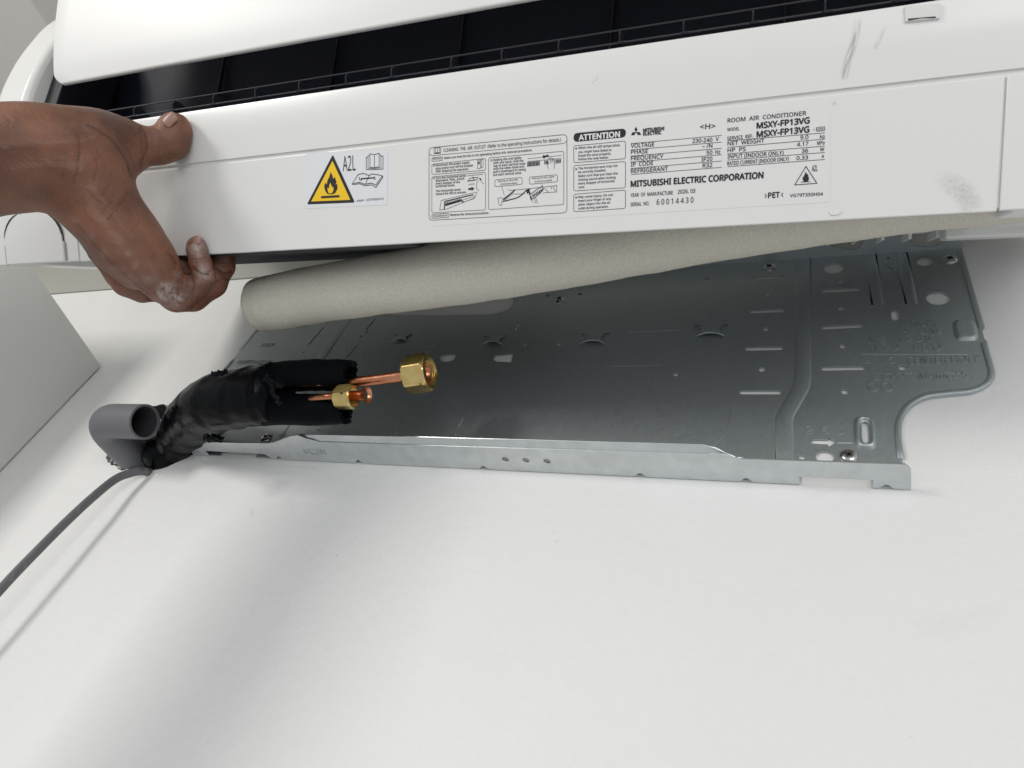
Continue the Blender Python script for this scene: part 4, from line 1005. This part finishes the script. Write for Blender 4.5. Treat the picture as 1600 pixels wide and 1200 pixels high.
# thumb
chain([(198, 228, .540, 31), (226, 228, .545, 26.5)], .004)
chain([(226, 228, .545, 26), (246, 229, .550, 26), (266, 221, .552, 27), (272, 210, .552, 25)], .005)
cap((268, 196, .5535, 18), (276, 198, .5535, 20), .006)
# hand back, running down right
chain([(108, 262, .522, 57), (135, 295, .526, 51), (167, 336, .532, 46.5), (202, 377, .540, 43), (232, 408, .548, 39)], .016)
chain([(150, 330, .545, 40), (186, 382, .555, 36), (215, 420, .562, 32)], .014)
# index: knuckle, bend, middle, tip curled up over the edge of the panel
chain([(232, 408, .548, 36), (248, 428, .552, 31), (262, 445, .555, 28)], .008)
cap((249, 408, .549, 19), (257, 418, .551, 17), .005)
chain([(260, 448, .555, 26), (286, 466, .558, 20)], .007)
chain([(286, 464, .558, 19.5), (305, 450, .560, 18.5), (320, 434, .561, 16)], .004)
chain([(319, 431, .561, 16), (313, 411, .562, 16.5), (308, 391, .563, 15.5), (307, 384, .563, 14.5)], .0022)
# middle finger behind it, its tip hidden behind the panel
chain([(236, 432, .572, 26), (276, 462, .582, 25), (300, 462, .586, 24), (330, 442, .590, 23), (346, 416, .596, 19.5), (350, 392, .604, 18.5), (350, 372, .615, 17)], .003)
chain([(258, 412, .588, 17), (282, 418, .592, 17), (300, 440, .590, 18)], .005)
# ring and little finger, lower left
chain([(172, 400, .575, 26), (200, 440, .585, 23), (222, 452, .592, 19.5), (246, 452, .600, 18), (262, 430, .612, 16)], .004)
chain([(160, 392, .590, 22), (190, 430, .600, 20), (215, 440, .610, 17), (232, 415, .625, 15)], .008)
cuts = []    # creases: polyline px, depth range found on the surface, radius, depth of cut
def crease(pts, r=.0012, bite=.0009): cuts.append((pts, r, bite))
crease([(222, 199), (229, 214), (230, 232), (224, 248), (220, 258)], .0016, .0014)
crease([(219, 206), (222, 222), (223, 240)], .0010, .0006)
crease([(136, 194), (158, 206), (178, 222), (196, 248), (206, 276)], .0016, .0010)
crease([(120, 206), (123, 222), (123, 246), (121, 266), (114, 284)], .0014, .0009)
crease([(150, 248), (151, 262), (146, 282)], .0011, .0008)
crease([(174, 268), (172, 284), (164, 300), (157, 308)], .0011, .0008)
crease([(202, 296), (194, 312), (180, 330), (168, 344)], .0012, .0008)
crease([(160, 190), (185, 205), (205, 222)], .0012, .0006)
crease([(130, 290), (150, 312), (176, 326)], .0012, .0004)
crease([(295, 425), (302, 440), (302, 458)], .0013, .0022)
crease([(301, 418), (313, 426), (327, 428)], .0015, .0030)
crease([(340, 418), (351, 427), (363, 424)], .0013, .0020)
crease([(262, 396), (272, 402), (276, 412)], .0012, .0010)
crease([(268, 402), (274, 414), (272, 424)], .0012, .0007)
crease([(292, 402), (300, 405), (312, 404), (322, 400)], .0010, .0006)
crease([(293, 407), (303, 410), (315, 409)], .0008, .0004)
crease([(284, 437), (289, 450), (288, 466)], .0011, .0008)
crease([(276, 432), (280, 446), (278, 462)], .0009, .0005)
crease([(334, 446), (344, 436), (358, 436)], .0011, .0007)
crease([(248, 200), (250, 214), (247, 232), (248, 250)], .0009, .0004)
crease([(100, 196), (104, 220), (103, 250), (97, 276)], .0010, .0004)
crease([(186, 216), (200, 236), (210, 262)], .0010, .0005)
crease([(180, 300), (170, 322), (158, 334)], .0010, .0005)
crease([(226, 330), (214, 352), (200, 366)], .0009, .0004)
crease([(120, 350), (150, 385), (190, 425), (232, 460)], .0016, .0006)
crease([(236, 214), (248, 222), (262, 230)], .0010, .0003)

lo = Vector((min(min(p[0][i] - p[2], p[1][i] - p[3]) for p in prims) - .012 for i in range(3)))
hi = Vector((max(max(p[0][i] + p[2], p[1][i] + p[3]) for p in prims) + .012 for i in range(3)))
nx_, ny_, nz_ = [int((hi[i] - lo[i]) / VOX) + 2 for i in range(3)]
gx = (lo.x + np.arange(nx_) * VOX).astype(np.float32); gy = (lo.y + np.arange(ny_) * VOX).astype(np.float32); gz = (lo.z + np.arange(nz_) * VOX).astype(np.float32)
D = np.full((nx_, ny_, nz_), .02, np.float32)
for A, B, ra, rb_, kk in prims:
    m_ = kk + .004; sl_ = []
    for i, g_ in enumerate((gx, gy, gz)):
        a0 = min(A[i] - ra, B[i] - rb_) - m_; a1 = max(A[i] + ra, B[i] + rb_) + m_
        s0 = max(0, int((a0 - lo[i]) / VOX)); s1 = min((nx_, ny_, nz_)[i], int((a1 - lo[i]) / VOX) + 2); sl_.append(slice(s0, s1))
    X_, Y_, Z_ = np.meshgrid(gx[sl_[0]], gy[sl_[1]], gz[sl_[2]], indexing='ij')
    ab = np.array(B - A); L2 = max(1e-9, float(ab @ ab))
    h_ = np.clip(((X_ - A.x) * ab[0] + (Y_ - A.y) * ab[1] + (Z_ - A.z) * ab[2]) / L2, 0, 1)
    d_ = np.sqrt((X_ - A.x - ab[0] * h_) ** 2 + (Y_ - A.y - ab[1] * h_) ** 2 + (Z_ - A.z - ab[2] * h_) ** 2) - (ra + (rb_ - ra) * h_)
    cur = D[tuple(sl_)]; hh = np.clip(.5 + .5 * (cur - d_) / kk, 0, 1); D[tuple(sl_)] = cur * (1 - hh) + d_ * hh - kk * hh * (1 - hh)
# surface nets
ins = D < 0
def nets(D, ins):
    s = D.shape; c = [ins[i:s[0] - 1 + i, j:s[1] - 1 + j, k:s[2] - 1 + k] for i in (0, 1) for j in (0, 1) for k in (0, 1)]
    cnt = sum(x.astype(np.int8) for x in c); act = (cnt > 0) & (cnt < 8); idx = np.full(act.shape, -1, np.int64); I = np.argwhere(act); idx[act] = np.arange(len(I))
    acc = np.zeros((len(I), 3)); num = np.zeros(len(I)); cor = [(i, j, k) for i in (0, 1) for j in (0, 1) for k in (0, 1)]
    vals = [D[I[:, 0] + i, I[:, 1] + j, I[:, 2] + k] for i, j, k in cor]
    for a in range(8):
        for b_ in range(a + 1, 8):
            df = [cor[b_][i] - cor[a][i] for i in range(3)]
            if sum(map(abs, df)) != 1: continue
            va, vb = vals[a], vals[b_]; m_ = (va < 0) != (vb < 0); t = np.where(m_, va / np.where(m_, va - vb, 1), 0)
            for i in range(3): acc[:, i] += np.where(m_, cor[a][i] + t * df[i], 0)
            num += m_
    vv = (I + acc / num[:, None]) * VOX + np.array(lo); quads = []
    for ax_ in range(3):
        o1, o2 = [(1, 2), (2, 0), (0, 1)][ax_]; sl0 = [slice(1, s[i] - 1) for i in range(3)]; sl0[ax_] = slice(0, s[ax_] - 1); sl1 = list(sl0); sl1[ax_] = slice(1, s[ax_])
        a = ins[tuple(sl0)]; b_ = ins[tuple(sl1)]; E_ = np.argwhere(a != b_); 
        base = E_.copy(); 
        for i in range(3): base[:, i] += (0 if i == ax_ else 1)
        fl = ins[base[:, 0], base[:, 1], base[:, 2]]
        def cell(d1, d2): q = base.copy(); q[:, o1] -= d1; q[:, o2] -= d2; return idx[q[:, 0], q[:, 1], q[:, 2]]
        q = np.stack([cell(1, 1), cell(0, 1), cell(0, 0), cell(1, 0)], 1); q[~fl] = q[~fl][:, ::-1]; quads.append(q)
    return vv, np.concatenate(quads)
vv, qq = nets(D, ins); ok = (qq >= 0).all(1); qq = qq[ok]
# normals from gradient
G = np.gradient(D, VOX); ii = np.clip(((vv - np.array(lo)) / VOX).round().astype(int), 0, np.array(D.shape) - 1)
nn_ = np.stack([G[i][ii[:, 0], ii[:, 1], ii[:, 2]] for i in range(3)], 1); nn_ /= np.linalg.norm(nn_, axis=1)[:, None] + 1e-9
# (creases and dust below)
# image-space coordinates of the vertices, to place creases and dust where the photo has them
cm = np.array([list(RIGHT), list(DOWN), list(FWD)]); cc3 = vv @ cm.T
ppx = 800 + FPX * cc3[:, 0] / cc3[:, 2]; ppy = 600 + FPX * cc3[:, 1] / cc3[:, 2]; facing = (nn_ @ np.array(list(FWD))) < .15
tone = np.zeros((len(vv), 4), np.float32); tone[:, 3] = 1
def seg_d(pts):
    best = np.full(len(vv), 1e9)
    for (x0, y0), (x1, y1) in zip(pts[:-1], pts[1:]):
        L2 = (x1 - x0) ** 2 + (y1 - y0) ** 2; t = np.clip(((ppx - x0) * (x1 - x0) + (ppy - y0) * (y1 - y0)) / L2, 0, 1); best = np.minimum(best, np.hypot(ppx - x0 - t * (x1 - x0), ppy - y0 - t * (y1 - y0)))
    return best
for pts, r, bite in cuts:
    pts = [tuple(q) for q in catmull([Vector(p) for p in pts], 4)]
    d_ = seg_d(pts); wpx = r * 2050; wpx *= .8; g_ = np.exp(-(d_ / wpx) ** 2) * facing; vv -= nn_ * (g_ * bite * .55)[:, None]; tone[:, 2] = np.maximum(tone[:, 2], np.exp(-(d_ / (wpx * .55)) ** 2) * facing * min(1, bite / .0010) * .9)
    # slight swelling either side
    pass
for pts, wd, hgt in (([(0, 232), (60, 226), (120, 222), (150, 216)], 9, .0016), ([(20, 268), (80, 262), (128, 268)], 8, .0012), ([(150, 300), (190, 352), (232, 400)], 9, .0013), ([(140, 330), (180, 378), (226, 425)], 8, .0014),
                     ([(125, 200), (150, 225), (170, 258)], 7, -.0011), ([(205, 330), (228, 372), (246, 396)], 7, -.0009), ([(240, 438), (262, 456)], 7, .0012), ([(262, 176), (280, 186)], 6, .0004)):
    vv += nn_ * (np.exp(-(seg_d([tuple(q) for q in catmull([Vector(p) for p in pts], 4)]) / wd) ** 2) * facing * hgt)[:, None]
for (x, y, r, s) in ((262, 458, 16, 1.0), (278, 466, 11, 1.0), (212, 414, 8, .25), (200, 396, 7, .25), (275, 430, 8, .3), (320, 425, 13, .8), (306, 384, 16, .8), (352, 400, 12, .4), (118, 345, 9, .22), (140, 368, 9, .25), (162, 394, 9, .25), (186, 418, 9, .25), (208, 436, 9, .25), (180, 378, 22, .12), (232, 430, 18, .22), (150, 345, 22, .08), (252, 462, 10, .9)):
    tone[:, 0] = np.maximum(tone[:, 0], s * np.exp(-((ppx - x) ** 2 + (ppy - y) ** 2) / r ** 2) * facing)
for (x, y, r, s) in ((345, 415, 26, .9), (210, 452, 30, .5), (30, 280, 50, .35), (170, 290, 40, .35), (150, 240, 40, .2), (250, 230, 30, .2), (220, 380, 40, .25)):
    tone[:, 1] = np.maximum(tone[:, 1], s * np.exp(-((ppx - x) ** 2 + (ppy - y) ** 2) / r ** 2))
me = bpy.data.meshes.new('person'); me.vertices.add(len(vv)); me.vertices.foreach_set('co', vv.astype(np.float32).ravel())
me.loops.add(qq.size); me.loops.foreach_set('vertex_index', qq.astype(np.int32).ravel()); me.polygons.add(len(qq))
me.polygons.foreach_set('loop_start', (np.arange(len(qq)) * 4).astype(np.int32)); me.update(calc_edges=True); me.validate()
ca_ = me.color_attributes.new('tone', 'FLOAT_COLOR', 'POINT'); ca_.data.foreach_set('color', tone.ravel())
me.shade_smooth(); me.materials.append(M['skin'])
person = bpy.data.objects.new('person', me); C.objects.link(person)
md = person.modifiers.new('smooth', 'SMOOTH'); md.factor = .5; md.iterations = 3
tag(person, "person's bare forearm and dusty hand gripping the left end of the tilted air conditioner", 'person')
# nails
def fingernail(c, d, axis_px, wd, ln):
    o0 = at_d(*c, d); ax_ = (at_d(c[0] + axis_px[0], c[1] + axis_px[1], d) - o0).normalized(); sd = ax_.cross(FWD).normalized(); outw = (-FWD * 1.0).normalized(); vs = []; fs = []
    for i in range(7):
        for j in range(7):
            a = -1 + 2 * i / 6; b_ = -1 + 2 * j / 6; rr_ = math.sqrt(max(0, 1 - .25 * b_ * b_))
            vs.append(o0 + ax_ * a * ln * math.sqrt(max(.05, 1 - b_ * b_ * .45)) + sd * b_ * wd + outw * (-.30 * wd * b_ * b_ - .10 * ln * a * a))
    for i in range(6):
        for j in range(6): b0 = i * 7 + j; fs.append((b0, b0 + 1, b0 + 8, b0 + 7))
    o = mesh_obj('fingernail', vs, fs, M['nail'], person, smooth=80); md = o.modifiers.new('s', 'SOLIDIFY'); md.thickness = .0007; md.offset = 0
fingernail((264, 186), .5375, (10, -10), .0040, .0062)
fingernail((307, 375), .5555, (2, -8), .0030, .0034)
